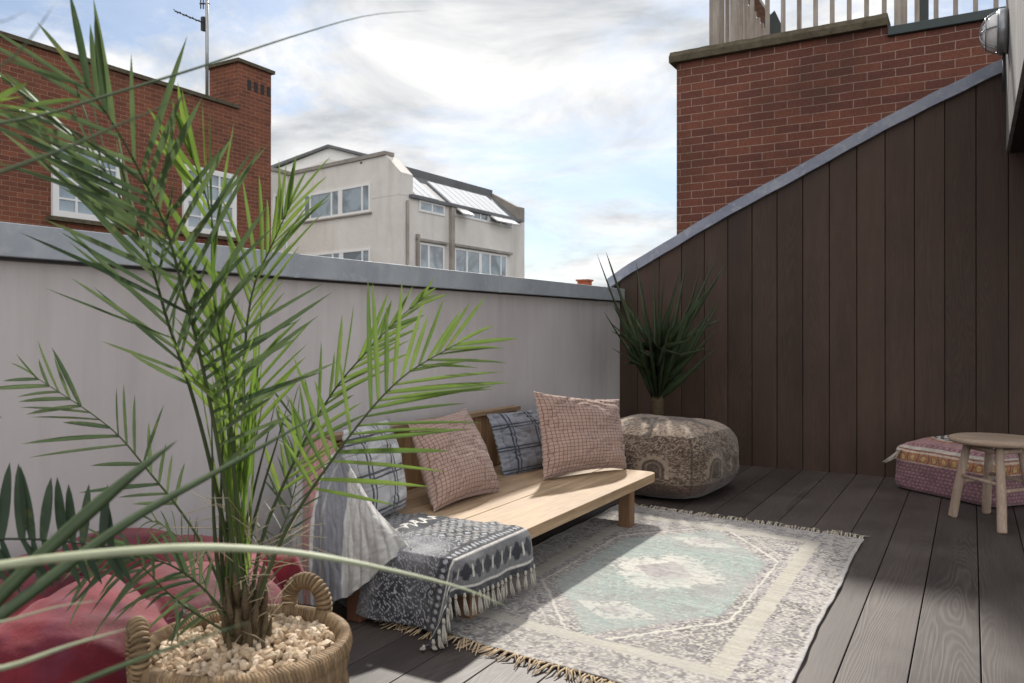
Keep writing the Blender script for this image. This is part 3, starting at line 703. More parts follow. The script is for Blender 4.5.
# ------------------------------------------------------------------ bench
SZ = .245; XFr = -1.445; XBk = -2.34; Y0, Y1 = 2.14, 4.06
bn = thing('bench', 'low teak bench with slatted backrest standing along the parapet wall', 'bench', (-1.9, 3.1, 0))
b = MB(); nb = 3; w = (XFr-XBk)/nb
for i in range(nb):
    x0 = XBk+w*i; x1 = x0+w-.004; ya = (2.42, 2.26, Y0)[i]
    if i == nb-1:
        rr = .05; pts = [Vector((x0, Y0, SZ-.045)), Vector((x1, Y0, SZ-.045)), Vector((x1, Y1-rr, SZ-.045))]
        pts += [Vector((x1-rr+rr*math.cos(a), Y1-rr+rr*math.sin(a), SZ-.045)) for a in [R(18*k) for k in range(1, 5)]]
        pts += [Vector((x1-rr, Y1, SZ-.045)), Vector((x0, Y1, SZ-.045))]
        b.prism(pts, (0, 0, .045))
    else: b.box(x0, x1, ya, Y1, SZ-.045, SZ)
b.build('seat', teak, bn, bevel=.003)
for x, y in ((XFr-.06, 3.76), (XBk+.07, 3.76), (XFr-.06, 2.3), (XBk+.07, 2.52)):
    MB().box(x-.032, x+.032, y-.032, y+.032, .0 if x < -2 else .011, SZ-.046).build('leg', teak_leg, bn, bevel=.004)
for ya, xa in ((Y0+.30, XBk+.03), (Y1-.17, XBk+.03)): MB().box(xa, XFr-.1, ya, ya+.05, SZ-.085, SZ-.0465).build('cross_bearer', teak_v, bn)
b = MB(); y = 2.42
while y < Y1-.03:
    b.box(XBk+.02, XBk+.042, y, y+.052, SZ+.002, .535); y += .056
b.build('backrest', teak_v, bn, bevel=.004)
MB().box(XBk, XBk+.062, 2.40, Y1-.01, .536, .562).build('top_rail', teak, bn, bevel=.004)
MB().box(-1.855, -1.795, Y0-.062, Y0-.002, 0, .235).build('arm_post', plain('dark_teak', (.16, .075, .045), .5, .3), bn, bevel=.004)

# ------------------------------------------------------------------ pillows
def pillow(name, label, c, T, mat, pinch=.09, seed=1, wr=.006, group=None):
    """c = corner points TL,TR,BR,BL (world)"""
    TL, TR, BR, BL = [np.array(p) for p in c]; n = 56
    a, q = np.meshgrid(np.linspace(-1, 1, n), np.linspace(-1, 1, n), indexing='ij')
    a2 = a*(1-pinch*(1-q**2)*np.abs(a)**2); q2 = q*(1-pinch*(1-a**2)*np.abs(q)**2)
    s = (a2+1)/2; t = (q2+1)/2
    B = TL*((1-s)*t)[..., None]+TR*(s*t)[..., None]+BR*(s*(1-t))[..., None]+BL*((1-s)*(1-t))[..., None]
    nrm = np.cross(TR-BL, TL-BR); nrm /= np.linalg.norm(nrm)
    cen = (TL+TR+BR+BL)/4; tocam = np.array([0, 0, CAMH])-cen
    if nrm.dot(tocam) < 0: nrm = -nrm
    h = ((1-np.abs(a)**2.6)*(1-np.abs(q)**2.6)); h = np.clip(h, 0, 1)**.52
    sag = 1+.18*(-q)
    wrk = (fbm(a*2.2+5, q*2.2+seed*7, seed, 3)-.5)*2; cre = np.abs(fbm(a*1.6+9, q*3+seed*3, seed+40, 3)-.5)
    edge = (np.maximum(np.abs(a), np.abs(q)))**3
    d = T*.5*h*sag + wr*wrk*np.minimum(1, h*3)*2.2 - .018*np.exp(-(cre/.03)**2)*np.minimum(1, h*2)*(.4+.6*edge)
    rip = np.sin(a*40+seed)*.0035*np.exp(-((1-np.abs(q))/.12)**2)+np.sin(q*37+seed)*.0035*np.exp(-((1-np.abs(a))/.12)**2)
    Fp = B+nrm*(d+rip)[..., None]; Bp = B-nrm*(T*.42*h*sag-rip)[..., None]
    bn_ = cen.copy(); bn_[2] = min(BL[2], BR[2])
    me = bpy.data.meshes.new(name)
    V = np.concatenate([Fp.reshape(-1, 3), Bp.reshape(-1, 3)]); idx = np.arange(n*n).reshape(n, n)
    F1 = np.stack([idx[:-1, :-1], idx[1:, :-1], idx[1:, 1:], idx[:-1, 1:]], -1).reshape(-1, 4)
    F2 = F1[:, ::-1]+n*n
    ring = list(idx[:, 0])+list(idx[-1, 1:])+list(idx[-2::-1, -1])+list(idx[0, -2:0:-1])
    F3 = [(ring[i], ring[i]+n*n, ring[(i+1) % len(ring)]+n*n, ring[(i+1) % len(ring)]) for i in range(len(ring))]
    me.from_pydata(V.tolist(), [], F1.tolist()+F2.tolist()+[tuple(int(x) for x in f) for f in F3])
    uvv = np.stack([(a+1)/2, (q+1)/2], -1).reshape(-1, 2); uvv = np.concatenate([uvv, uvv])
    Lp = np.empty(len(me.loops), np.int32); me.loops.foreach_get('vertex_index', Lp)
    me.uv_layers.new(name='UVMap').data.foreach_set('uv', uvv[Lp].astype(np.float32).ravel())
    o = link(name, me, mat, None, tuple(bn_)); me.polygons.foreach_set('use_smooth', [True]*len(me.polygons))
    tag(o, label, 'pillow', group)
    return o
def lines(m, x, N, w, ph=0.0):
    return m.math('LESS_THAN', m.math('ABSOLUTE', m.math('SUBTRACT', m.math('FRACT', m.math('MULTIPLY_ADD', x, N, ph)), .5)), w*.5)
def cloth_common(m, c, x, y, amt=.35):
    co = m.coord(); w = m.noise(co, 420, 2, .7); g = m.noise(co, 30, 4, .6)
    c = m.mul(c, m.math('ADD', m.math('MULTIPLY', w, amt), m.math('MULTIPLY_ADD', g, amt, 1-amt)))
    m.col(c); m.bump(m.math('ADD', w, m.math('MULTIPLY', g, .7)), .5, .0025); m.b.inputs['Sheen Weight'].default_value = .25
m = M('pink_check_cloth', .95, .05); x, y, z = m.sep(m.coord('UV')); wob = m.math('MULTIPLY', m.math('SUBTRACT', m.noise(m.coord('UV'), 5, 2), .5), .010)
x = m.math('ADD', x, wob); y = m.math('ADD', y, wob)
f = m.math('MAXIMUM', lines(m, x, 24, .16), lines(m, y, 24, .16))
cloth_common(m, m.mix(m.math('MULTIPLY', f, .78), (.36, .25, .205), (.11, .06, .06)), x, y); pinkcheck = m.mat
def plaid(name, base, dark, bold):
    m = M(name, .9, .1); uv = m.coord('UV'); x, y, z = m.sep(uv); wob = m.math('MULTIPLY', m.math('SUBTRACT', m.noise(uv, 5, 3), .5), .02)
    x = m.math('ADD', x, wob); y = m.math('ADD', y, wob); N = bold
    f1 = m.math('MAXIMUM', lines(m, x, N, .065, .05), lines(m, x, N, .05, -.08)); f1 = m.math('MAXIMUM', f1, m.math('MULTIPLY', lines(m, x, N, .02, .32), .6))
    f2 = m.math('MAXIMUM', lines(m, y, N, .065, .2), lines(m, y, N, .05, .33)); f2 = m.math('MAXIMUM', f2, m.math('MULTIPLY', lines(m, y, N, .02, .6), .6))
    wide = m.math('MULTIPLY', m.math('ADD', lines(m, x, N, .42, .1), lines(m, y, N, .42, .3)), .16)
    f = m.math('MAXIMUM', m.math('MULTIPLY', m.math('MAXIMUM', f1, f2), .92), wide)
    fd = m.math('MULTIPLY_ADD', m.noise(uv, 60, 3, .7), .5, .7)
    cloth_common(m, m.mix(m.math('MULTIPLY', f, fd), base, dark), x, y); return m.mat
plaid_l = plaid('grey_plaid_cloth', (.44, .44, .45), (.03, .034, .048), 2.6)
plaid_d = plaid('blue_plaid_cloth', (.22, .235, .27), (.015, .02, .035), 2.9)
def WzD(u, v, d): return W(u, v, d)
p2 = pillow('pillow', 'dusty pink check pillow standing alone between the plaid ones, sharp top corners', [W(407, 421, 3.52), W(466, 408, 3.88), W(500, 492, Dz(490, .25)), W(434, 512, Dz(512, .25))], .19, pinkcheck, seed=3)
p1 = pillow('pillow', 'large pale grey plaid pillow leaning at the near end beside the striped throw', [W(343, 430, 3.02), W(388, 419, 3.36), W(405, 508, 3.24), W(352, 533, 2.98)], .17, plaid_l, .03, seed=5)
p3 = pillow('pillow', 'blue grey plaid pillow against the slats, left of the far pink pillow', [W(487, 414, 4.15), W(553, 405, 4.62), W(566, 468, 4.58), W(504, 479, 4.12)], .13, plaid_d, .06, seed=8)
p5 = pillow('pillow', 'mostly hidden plaid pillow peeping above the far pink pillow', [W(556, 395, 4.75), W(606, 401, 5.05), W(608, 455, 4.95), W(563, 462, 4.70)], .10, plaid_d, .07, seed=12)
p4 = pillow('pillow', 'dusty pink check pillow at the far end of the seat, overlapping a plaid pillow', [W(533, 391, 4.10), W(619, 399, 4.52), W(627, 468, Dz(468, .25)), W(543, 480, Dz(480, .25))], .17, pinkcheck, .09, seed=10)

# ------------------------------------------------------------------ dark patterned throw with tassels
th = thing('patterned_throw', 'black and grey patterned throw with tassels folded over the near end of the seat', 'throw', (-1.8, 2.3, SZ))
nu, nv = 170, 210           # p along -Y (toward camera), q toward the deck
pp, qq = np.meshgrid(np.linspace(0, 1, nu), np.linspace(0, 1, nv), indexing='ij')
Ystart, Yend = 2.56, Y0-.022; Lflat = Ystart-Yend; Ldrop = .225
Xst, Xe = -2.18, XFr+.010; Wflat = Xe-Xst; Wdrop = .125
p = pp*(Lflat+Ldrop); q = qq*(Wflat+Wdrop)
Ystart_q = .10*(qq-.55)
def sm(x): return np.clip(x, 0, None)
dp = sm(p-Lflat); dq = sm(q-Wflat)
X = Xst+np.minimum(q, Wflat); Y = Ystart-np.minimum(p, Lflat)+ Ystart_q*(1-np.minimum(p/Lflat, 1)); Z = np.full_like(X, SZ+.008)
both = np.minimum(dp, dq)
Z = Z-np.sqrt(dp**2+dq**2+both*.6*dp)
X = X+.30*np.where(dp > 0, dq*np.minimum(dp/.06, 1), 0)+.012*np.minimum(dq/.02, 1)+.006*np.sin(p*38)*np.minimum(dq/.06, 1)
Y = Y-.012*np.minimum(dp/.02, 1)-.02*np.sin(q*15+1.2)*np.minimum(dp/.1, 1)-.05*dp/.22*np.minimum(1, (q/Wflat)**2)-.35*np.where(dq > 0, dq*np.minimum(dp/.06, 1), 0)
X = X-.30*dp*np.clip(dq/Wdrop, 0, 1)-.12*dp*np.clip(q/Wflat, 0, 1)
# pull back hem upward toward the left so that bench end shows
Z = Z-.018*np.sin(p*7.5+.6)*np.clip(dq/Wdrop, 0, 1)*(dp < .02); X = X+.010*np.sin(p*21+1)*np.clip(dq/.08, 0, 1)
Z = Z+.05*dp/.22*(1-np.clip(q/.35, 0, 1))
flat = (dp == 0) & (dq == 0)
bumpz = .022*fbm(p*7, q*7, 4, 3)+.010*np.exp(-((q-.30-.35*p)/.03)**2)+.010*np.exp(-((q-.62+.2*p)/.025)**2)+.012*np.exp(-((p-.42-.25*q)/.03)**2)*(q < .55)+.008*np.exp(-((p-.5+.3*q)/.04)**2)
rnd_e = np.exp(-((Lflat-p)/.02)**2)*.0+0
Z = Z+np.where(flat, bumpz, 0)*np.minimum(1, np.minimum(Lflat-p, Wflat-q)/.05).clip(0, 1)
Z = np.maximum(Z, .013)
P = np.stack([X, Y, Z], -1)
blk = np.array([.022, .024, .032]); gr = np.array([.24, .24, .25]); wh = np.array([.58, .56, .52]); lg = np.array([.44, .45, .47])
hem = (Wflat+Wdrop)-q          # distance from tasselled hem
c = np.broadcast_to(gr*.42, P.shape).copy()
# main field: diamonds/keys
kx = p/.055; ky = q/.05; row = np.floor(ky); kxx = kx+.5*(row % 2); fx = kxx-np.floor(kxx)-.5; fy = ky-row-.5
key = (np.abs(fx)+np.abs(fy)*.9 < .42) ; key2 = (np.abs(fx)+np.abs(fy)*.9 < .2)
c = mixc(c, blk, key*.95); c = mixc(c, lg, key2*.9)
thin = (np.abs(np.abs(fx)-.40) < .06) & (np.abs(fy) > .1); c = mixc(c, wh*.8, thin*.6)
# scroll row
sc_ = np.abs(hem-.50-.018*np.sin(p*2*np.pi/.06)) < .008; bandb = np.abs(hem-.50) < .055
c = mixc(c, blk, bandb*.95); c = mixc(c, wh*1.1, sc_.astype(float)); 
sc2 = (np.hypot(((p/.06) % 1-.3)*.06, hem-.512) < .016) & (np.hypot(((p/.06) % 1-.3)*.06, hem-.512) > .008); c = mixc(c, wh*1.1, sc2.astype(float))
# curly zone near the end
cur = np.abs(np.sin(p*60+3*np.sin(q*50))*np.cos(q*55+3*np.sin(p*48))); zone = (hem > .19) & (p > Lflat-.16)
c = mixc(c, blk*1.3, zone*.9); c = mixc(c, lg, (zone & (np.abs(cur-.42) < .10))*.85)
# border band with black flowers
c = mixc(c, gr*1.25, (fbm(p*5, q*5, 91, 3)-.38)*1.6*(hem > .13))
band = (hem < .125) & (hem > .028); c = mixc(c, gr*.62, band*.95)
fl = (p/.062) % 1-.5; fy = (hem-.076)/.062
rad = np.hypot(fl*1.0, fy*.9); ang = np.arctan2(fy, fl); flower = rad < .30+.13*np.abs(np.cos(2*ang))
c = mixc(c, blk, (band & flower)*.97); c = mixc(c, wh, ((np.abs(fl) > .44) & band & (np.abs(fy) < .35))*.8)
for hh in (.127, .026): c = mixc(c, wh*.9, (np.abs(hem-hh) < .004)*.9)
c = mixc(c, blk, ((hem < .175) & (hem > .132))*.8); kk = (((p/.022) % 1-.5)**2+((hem-.154)/.03)**2) < .09; c = mixc(c, lg, kk*.8)
c = mixc(c, blk, (hem < .022)*.85)
c = c*(.75+.5*vnoise(p*420, q*420, 3))[..., None]
throw_m = attr_cloth('throw_weave', 420, .4, .8)
grid('cloth', P, throw_m, th, col=c, thick=.006)
yarn = plain('tassel_yarn', (.36, .34, .30), .95, .1, .3, 70)
def tassel(root, p, ln=.06, lean=Vector((0, 0, 0)), mat=None, r=.008, nm='tassel'):
    b = MB(); p = Vector(p); fl_ = Vector((0, 0, -1))
    b.tube([p+Vector((0, 0, .006)), p+Vector((0, 0, -.004)), p+Vector((0, 0, -.012))], [r*.5, r*.85, r*.5], 7)
    for k in range(9):
        a = 2*math.pi*k/9+rnd.random(); rr = r*(.35 if k % 2 else .8)
        t0 = p+Vector((math.cos(a)*rr*.4, math.sin(a)*rr*.4, -.012)); t1 = t0+Vector((math.cos(a)*rr*.6, math.sin(a)*rr*.6, -ln*.5))+lean*.5
        t2 = p+Vector((math.cos(a)*rr, math.sin(a)*rr, -ln*rnd.uniform(.88, 1.05)))+lean
        t1.z = max(t1.z, .012); t2.z = max(t2.z, .010)
        b.tube([t0, t1, t2], [.0022, .003, .0018], 4)
    return b.build(nm, mat or yarn, root)
i = 0; last = None
for j in range(nu):
    pt = Vector(P[j, nv-1])
    if j == 0 or (pt-last).length > .034:
        tassel(th, pt+Vector((.004, 0, 0)), .065, Vector((rnd.uniform(.0, .012), rnd.uniform(-.012, .008), 0))); last = pt

# ------------------------------------------------------------------ striped throw over the arm
stt = thing('striped_throw', 'cream, pink and slate striped blanket draped over the near arm of the bench', 'throw', (-2.0, 2.1, .5))
ctl = [[(299, 462, 3.02), (303, 446, 2.98), (318, 437, 2.92), (334, 444, 2.92), (348, 464, 2.88)],
       [(291, 500, 2.97), (304, 492, 2.86), (320, 494, 2.78), (346, 500, 2.77), (374, 508, 2.78)],
       [(289, 545, 2.95), (303, 541, 2.80), (322, 545, 2.70), (350, 548, 2.68), (396, 531, 2.70)],
       [(287, 600, 2.92), (304, 604, 2.76), (325, 606, 2.66), (352, 592, 2.64), (410, 548, 2.68)]]
C = np.array([[tuple(W(*x)) for x in row] for row in ctl])
def bez_grid(C, nu, nv):
    rows = []
    for r_ in C: rows.append([list(x) for x in catmull([tuple(x) for x in r_], nv, False)])
    rows = np.array(rows); out = np.zeros((nu, nv, 3))
    for k in range(nv): out[:, k] = np.array([list(x) for x in catmull([tuple(x) for x in rows[:, k]], nu, False)])
    return out
P = bez_grid(C, 220, 220)
tt, ss = np.meshgrid(np.linspace(0, 1, 220), np.linspace(0, 1, 220), indexing='ij')
N_ = np.array(-FW*.8+Vector((0, 0, .4)))
fold = .016*np.sin((ss-.05*tt)*22+1.5*tt)*tt**.6+.010*np.sin(ss*47+tt*3)*tt+.006*(fbm(ss*6, tt*9, 2)-.5)
fold += .012*np.sin(ss*13+2)+.0035*np.sin(ss*90+2.5*fbm(ss*4, tt*7, 44)*3)*(.4+tt)+.004*(fbm(ss*30, tt*12, 45, 3)-.5)*2
P = P+N_*fold[..., None]
sx = ss+.012*(fbm(ss*4, tt*6, 6)-.5)
cr = np.array([.43, .42, .40]); pk = np.array([.36, .20, .185]); sg = np.array([.185, .188, .205]); pg = np.array([.40, .385, .38])
ex = np.exp(-4.5*tt); b1 = .25-.10*ex; b2 = .36+.46*ex; b3 = .66+.41*ex
c = np.broadcast_to(pg, P.shape).copy()
def band(c, a, b_, colr): return mixc(c, colr, np.clip(np.minimum(sx-a, b_-sx)/.006+.5, 0, 1))
c = band(c, -.1, .05, sg*1.2); c = band(c, b1, b2, pk); c = band(c, b2, b2+.025, cr*1.1); c = band(c, b2+.025, b3, sg); c = band(c, b3, 2+b3, cr); 
for k_ in range(1, 9): c = band(c, b3+.042*k_, b3+.042*k_+.012, cr*(.80 if k_ % 3 else .66))
c = band(c, b2+.10, b2+.115, cr*.7)
c = c*(.93+.14*vnoise(ss*40, tt*9, 5)+.07*np.sin(ss*150+3*fbm(ss*5, tt*5, 8)))[..., None]
grid('blanket', P, attr_cloth('blanket_weave', 240, .42, 1.0), stt, col=c, thick=.008)
tassel(stt, W(411, 549, 2.665), .05, RT*.04+Vector((0, 0, .03)), None, .007, 'corner_tassel')

# ------------------------------------------------------------------ poufs
def rbox(cx, cy, z0, lx, ly, h, rot, n=60, e=5.0, puff=.0, top=0, seed=0, amp=.01, ez=3.2):
    """superellipsoid-like soft box; returns V,F,uvface(list per vertex: face id, a, b)"""
    V = []; I = []; F = []
    faces = [((1, 0, 0), (0, 1, 0), (0, 0, 1)), ((-1, 0, 0), (0, -1, 0), (0, 0, 1)), ((0, 1, 0), (-1, 0, 0), (0, 0, 1)),
             ((0, -1, 0), (1, 0, 0), (0, 0, 1)), ((0, 0, 1), (1, 0, 0), (0, 1, 0)), ((0, 0, -1), (1, 0, 0), (0, -1, 0))]
    a, b = np.meshgrid(np.linspace(-1, 1, n), np.linspace(-1, 1, n), indexing='ij'); idx = np.arange(n*n).reshape(n, n)
    Vs = []; Fs = []; T = []
    for k, (nn, ea, eb) in enumerate(faces):
        a_ = np.tan(a*.785)/1.0; b_ = np.tan(b*.785)
        d = np.array(nn)+a_[..., None]*np.array(ea)+b_[..., None]*np.array(eb)
        L = (np.abs(d[..., 0])**e+np.abs(d[..., 1])**e+np.abs(d[..., 2])**ez)**(1/e)
        d = d/L[..., None]
        Vs.append(d.reshape(-1, 3)); Fs.append(np.stack([idx[:-1, :-1], idx[1:, :-1], idx[1:, 1:], idx[:-1, 1:]], -1).reshape(-1, 4)+k*n*n)
        T.append(np.stack([np.full(n*n, k), a.ravel(), b.ravel()], -1))
    V = np.concatenate(Vs); T = np.concatenate(T); F = np.concatenate(Fs)
    z = V[:, 2].copy(); rad = np.clip(1-np.maximum(np.abs(V[:, 0]), np.abs(V[:, 1]))**2, 0, 1)
    X = V[:, 0]*(1+puff*(1-z**2)*(1-V[:, 1]**2)); Y = V[:, 1]*(1+puff*(1-z**2)*(1-V[:, 0]**2))
    Zh = (z+1)/2*h+top*rad*(z > 0)*np.clip(z, 0, 1)
    ns = (fbm(X*2.1+V[:, 2]*1.3+seed, Y*2.1+V[:, 2]*.9, seed, 3)-.5)*2
    X = X*(1+amp*ns*4); Y = Y*(1+amp*ns*4); Zh = Zh*(1+amp*ns*3*(z > 0))
    X *= lx/2; Y *= ly/2
    ca, sa = math.cos(rot), math.sin(rot)
    return np.stack([cx+X*ca-Y*sa, cy+X*sa+Y*ca, z0+Zh], -1), F, T, V
def mesh_np(name, V, F, mat, parent=None, loc=None, col=None):
    me = bpy.data.meshes.new(name); me.from_pydata(V.tolist(), [], F.tolist())
    if col is not None:
        ca = me.color_attributes.new('Col', 'FLOAT_COLOR', 'POINT'); cc = np.ones((len(V), 4), np.float32); cc[:, :3] = col; ca.data.foreach_set('color', cc.ravel())
    o = link(name, me, mat, parent, loc); me.polygons.foreach_set('use_smooth', [True]*len(me.polygons)); return o
# grey kilim pouf
V, F, T, Q = rbox(-1.71, 4.82, .0, .86, .84, .40, R(-5), 200, 4.2, .02, .06, 3, .012, 3.4)
k, a, b_ = T[:, 0], T[:, 1], T[:, 2]
x = np.where(k < 2, Q[:, 1], Q[:, 0]); y = np.where(k == 4, Q[:, 1], Q[:, 2])
lt = np.array([.36, .31, .255]); md = np.array([.115, .088, .073]); dkk = np.array([.05, .037, .032]); rose = np.array([.13, .085, .078])
n1_ = fbm(x*9+k*5, y*9, 61, 4); n2_ = vnoise(x*34+k*9, y*34, 63); n3_ = fbm(x*46, y*40+k*3, 66, 3)
c = mixc(md, lt, (n3_-.49)*10)
c = mixc(c, dkk, (np.abs(n1_-.5) < .025)*.8); c = mixc(c, rose, (n1_ > .6)*.5)
c = mixc(c, lt*1.5, ((k == 4) & (fbm(x*3, y*3, 71) > .45))*.75); c = mixc(c, dkk*1.5, ((k == 4) & (n3_ > .56))*.75)
# curls
cc_ = np.abs(np.sin(x*46+2.5*np.sin(y*27))*np.cos(y*33+2.5*np.sin(x*31))); c = mixc(c, lt*1.1, ((np.abs(cc_-.5) < .09) & (k < 4))*.65)
# arch medallions on the sides
for x0 in (-.42, .36):
    xx = (x-x0)*(.40)*1.2; yy = (y-.02)*.21*1.2
    rr = np.hypot(xx, np.maximum(yy, 0)*1.15)
    ring = ((rr < .105) & (rr > .078)) & (yy > -.07); ins = (rr < .074) & (yy > -.07)
    side = k < 4
    c = mixc(c, dkk*1.7+.06*n2_[:, None], (ins & side)*.9); c = mixc(c, lt*.9, (ins & side & (np.abs(rr-.05) < .007) )*.6); c = mixc(c, lt*1.15, (ring & side)*.85); scl = ((rr < .125) & (rr > .105) & (np.sin(np.arctan2(yy, xx)*14) > 0) & (yy > -.07)); c = mixc(c, lt*1.1, (scl & side)*.8)
c = mixc(c, dkk*1.3, ((fbm(x*5+k*3, y*4, 95, 4) > .55) & (k < 4) & (n3_ < .56))*.55)
bot = (k < 4) & (y < -.42); c = mixc(c, rose*.9, bot*.7); c = mixc(c, lt*.7, ((k < 4) & (np.abs(y+.40) < .03) & (n2_ > .4))*.8)
c = c*np.array([.66, .60, .55]); c = c*(.8+.4*vnoise(x*90+k, y*90, 64))[:, None]
seamx = np.minimum(np.abs(np.abs(x)-.985), np.abs(np.abs(np.where(k == 4, y, 0))-.985)); c = mixc(c, dkk, ((np.abs(np.abs(a)-1) < .02) & (k < 4))*.7)
pf = thing('floor_pouf', 'large grey and beige kilim patterned floor pouf beyond the end of the bench', 'pouf', (-1.735, 4.86, 0))
mesh_np('cover', V, F, attr_cloth('kilim_cover', 260, .45, .6), pf, col=c)
# pink pouf by the timber wall
eA = Vector((-.42, 5.60, 0)); eB = Vector((.087, 5.19, 0)); ang = math.atan2(eB.y-eA.y, eB.x-eA.x); pd = Vector((-math.sin(ang), math.cos(ang), 0))
cc0 = (eA+eB)/2+pd*.27
V, F, T, Q = rbox(cc0.x, cc0.y, 0, .71, .55, .262, ang, 160, 11, .01, .10, 9, .006, 9)
k, a, b_ = T[:, 0], T[:, 1], T[:, 2]; x = np.where(k < 2, Q[:, 1]*.265, Q[:, 0]*.335); y = np.where(k == 4, Q[:, 1]*.265, Q[:, 2])
side = k < 4
mauve = np.array([.20, .105, .125]); pinkk = np.array([.36, .205, .21]); orange = np.array([.42, .19, .09]); gold = np.array([.46, .30, .13]); ivory = np.array([.50, .46, .40]); navy = np.array([.03, .03, .045])
x = x+.006*np.sin(y*9+x*20); gx = (x/.028) % 1-.5; row = np.floor(y/.16); gx = ((x/.028)+.5*(row % 2)) % 1-.5; gy = (y/.16) % 1-.5
c = mixc(mauve, pinkk, (np.abs(gx)+np.abs(gy) < .33)*.85); c = mixc(c, mauve*.5, (np.abs(gx)+np.abs(gy) > .8)*.6)
tb = side & (y > .42) & (y < .92); c = mixc(c, orange, tb*.9)
ox = ((x/.07) % 1-.5)*.07; oy = (y-.64)*.117; dd_ = np.hypot(ox, oy)
c = mixc(c, gold*1.1, (tb & (dd_ < .020))*.95); c = mixc(c, mauve*.7, (tb & (dd_ < .020) & (dd_ > .015))*.8); c = mixc(c, mauve*.6, (tb & (np.abs(ox) > .031))*.8)
ln = side & (((y > .40) & (y < .44)) | ((y > .84) & (y < .90))); c = mixc(c, ivory, ln*.8)
tp = k == 4; bx = np.minimum(.335-np.abs(x), .265-np.abs(y))
c = mixc(c, pinkk, tp*.95); c = mixc(c, ivory, (tp & ((bx > .012) & (bx < .034) ))*.9); c = mixc(c, mauve, (tp & (bx > .034) & (bx < .06) & (np.sin(x*180)*np.sin(y*180) > 0))*.9)
rr = np.hypot(x+.06, y*1.15); an_ = np.arctan2(y, x+.06)
mo = tp & (rr < .17) & ((np.sin(rr*150+2.2*np.sin(an_*8)) > -.1)); c = mixc(c, ivory, (tp & (rr < .18))*.9); c = mixc(c, navy, mo*.95)
c = mixc(c, orange*.8, (tp & (rr > .18) & (rr < .20))*.8)
c = c*(.62+.75*fbm(x*40, y*14+k*5, 19, 3))[:, None]; c = c*(.75+.5*vnoise(x*400, y*300+k*7, 9))[:, None]
pk_ = thing('patterned_pouf', 'low pink and orange embroidered square pouf against the timber wall, behind the stool', 'pouf', (cc0.x, cc0.y, 0))
mesh_np('cover', V, F, attr_cloth('embroidered_cover', 260, .5, 1.0), pk_, col=c)
tassel(pk_, W(899, 449, 5.02), .085, Vector((-.075, -.03, 0)), plain('ivory_yarn', (.5, .46, .40), .95, .1, .2, 60), .022)
tassel(pk_, eB+Vector((.01, -.015, .235)), .07, Vector((.01, -.01, 0)), plain('ivory_yarn', (.45, .40, .36), .95, .1, .2, 60), .014)

# red velvet floor cushion: lobed round pouf
m = M('red_velvet', .7, .12); co = m.coord(); n_ = m.noise(co, 3.2, 5, .6, .8); f_ = m.noise(co, 90, 4, .7); f2_ = m.noise(co, 12, 4, .6)
c_ = m.mix(m.ramp(n_, [(.36, 0), (.66, 1)]), (.055, .005, .010), (.17, .015, .025)); c_ = m.mix(m.math('MULTIPLY', m.ramp(f2_, [(.5, 0), (.72, 1)]), .5), c_, (.10, .03, .06))
m.col(m.mul(c_, m.math('MULTIPLY_ADD', f_, .5, .75))); m.b.inputs['Sheen Weight'].default_value = .25; m.b.inputs['Sheen Tint'].default_value = (1, .6, .62, 1); m.bump(m.math('ADD', f_, m.math('MULTIPLY', f2_, 1.2)), .3, .004); velvet = m.mat
rp = thing('velvet_floor_cushion', 'crumpled crimson velvet floor pouf slumped between the basket and the parapet', 'pouf', (-1.98, 1.28, 0))
nt, npf = 180, 70; th_, ph_ = np.meshgrid(np.linspace(0, 2*np.pi, nt, endpoint=False), np.linspace(-np.pi/2, np.pi/2, npf), indexing='ij')
cph = np.abs(np.cos(ph_))**.55; sph = np.sign(np.sin(ph_))*np.abs(np.sin(ph_))**.8
seg = np.abs(np.sin(th_*3+.55))**.38
rad = .47*cph*(.86+.14*seg)*(1+.05*(fbm(np.cos(th_)*2+4, np.sin(th_)*2+ph_, 5)-.5)*2)
Zc = .19+.19*sph*(.80+.20*seg)+.05*np.exp(-((np.cos(th_-2.3)-1)/.25)**2)*(sph > 0)*sph*cph - .05*np.exp(-(rad/.07)**2)*(sph > 0)
wr_ = (fbm(np.cos(th_)*rad*9+9, np.sin(th_)*rad*9+ph_*2, 77, 3)-.5)*.03
P = np.stack([-1.98+rad*np.cos(th_)*1.0, 1.28+rad*np.sin(th_)*1.05, np.maximum(Zc+wr_, .003)], -1)
grid('cover', P, velvet, rp, closed_u=True)
b = MB(); cz = .345; b.lathe((-1.98, 1.28, 0), [(.0, cz+.012), (.03, cz+.008), (.04, cz-.01)], 20); b.build('centre_button', velvet, rp)
# its knotted corner, right side
kn = Wz(286, 576, .26); b = MB()
b.tube([kn+Vector((-.08, -.06, -.04)), kn+Vector((-.03, -.02, 0)), kn+Vector((.01, .01, .01)), kn+Vector((.03, .03, -.02))], [.07, .085, .06, .02], 18)
b.build('knotted_corner', velvet, rp)

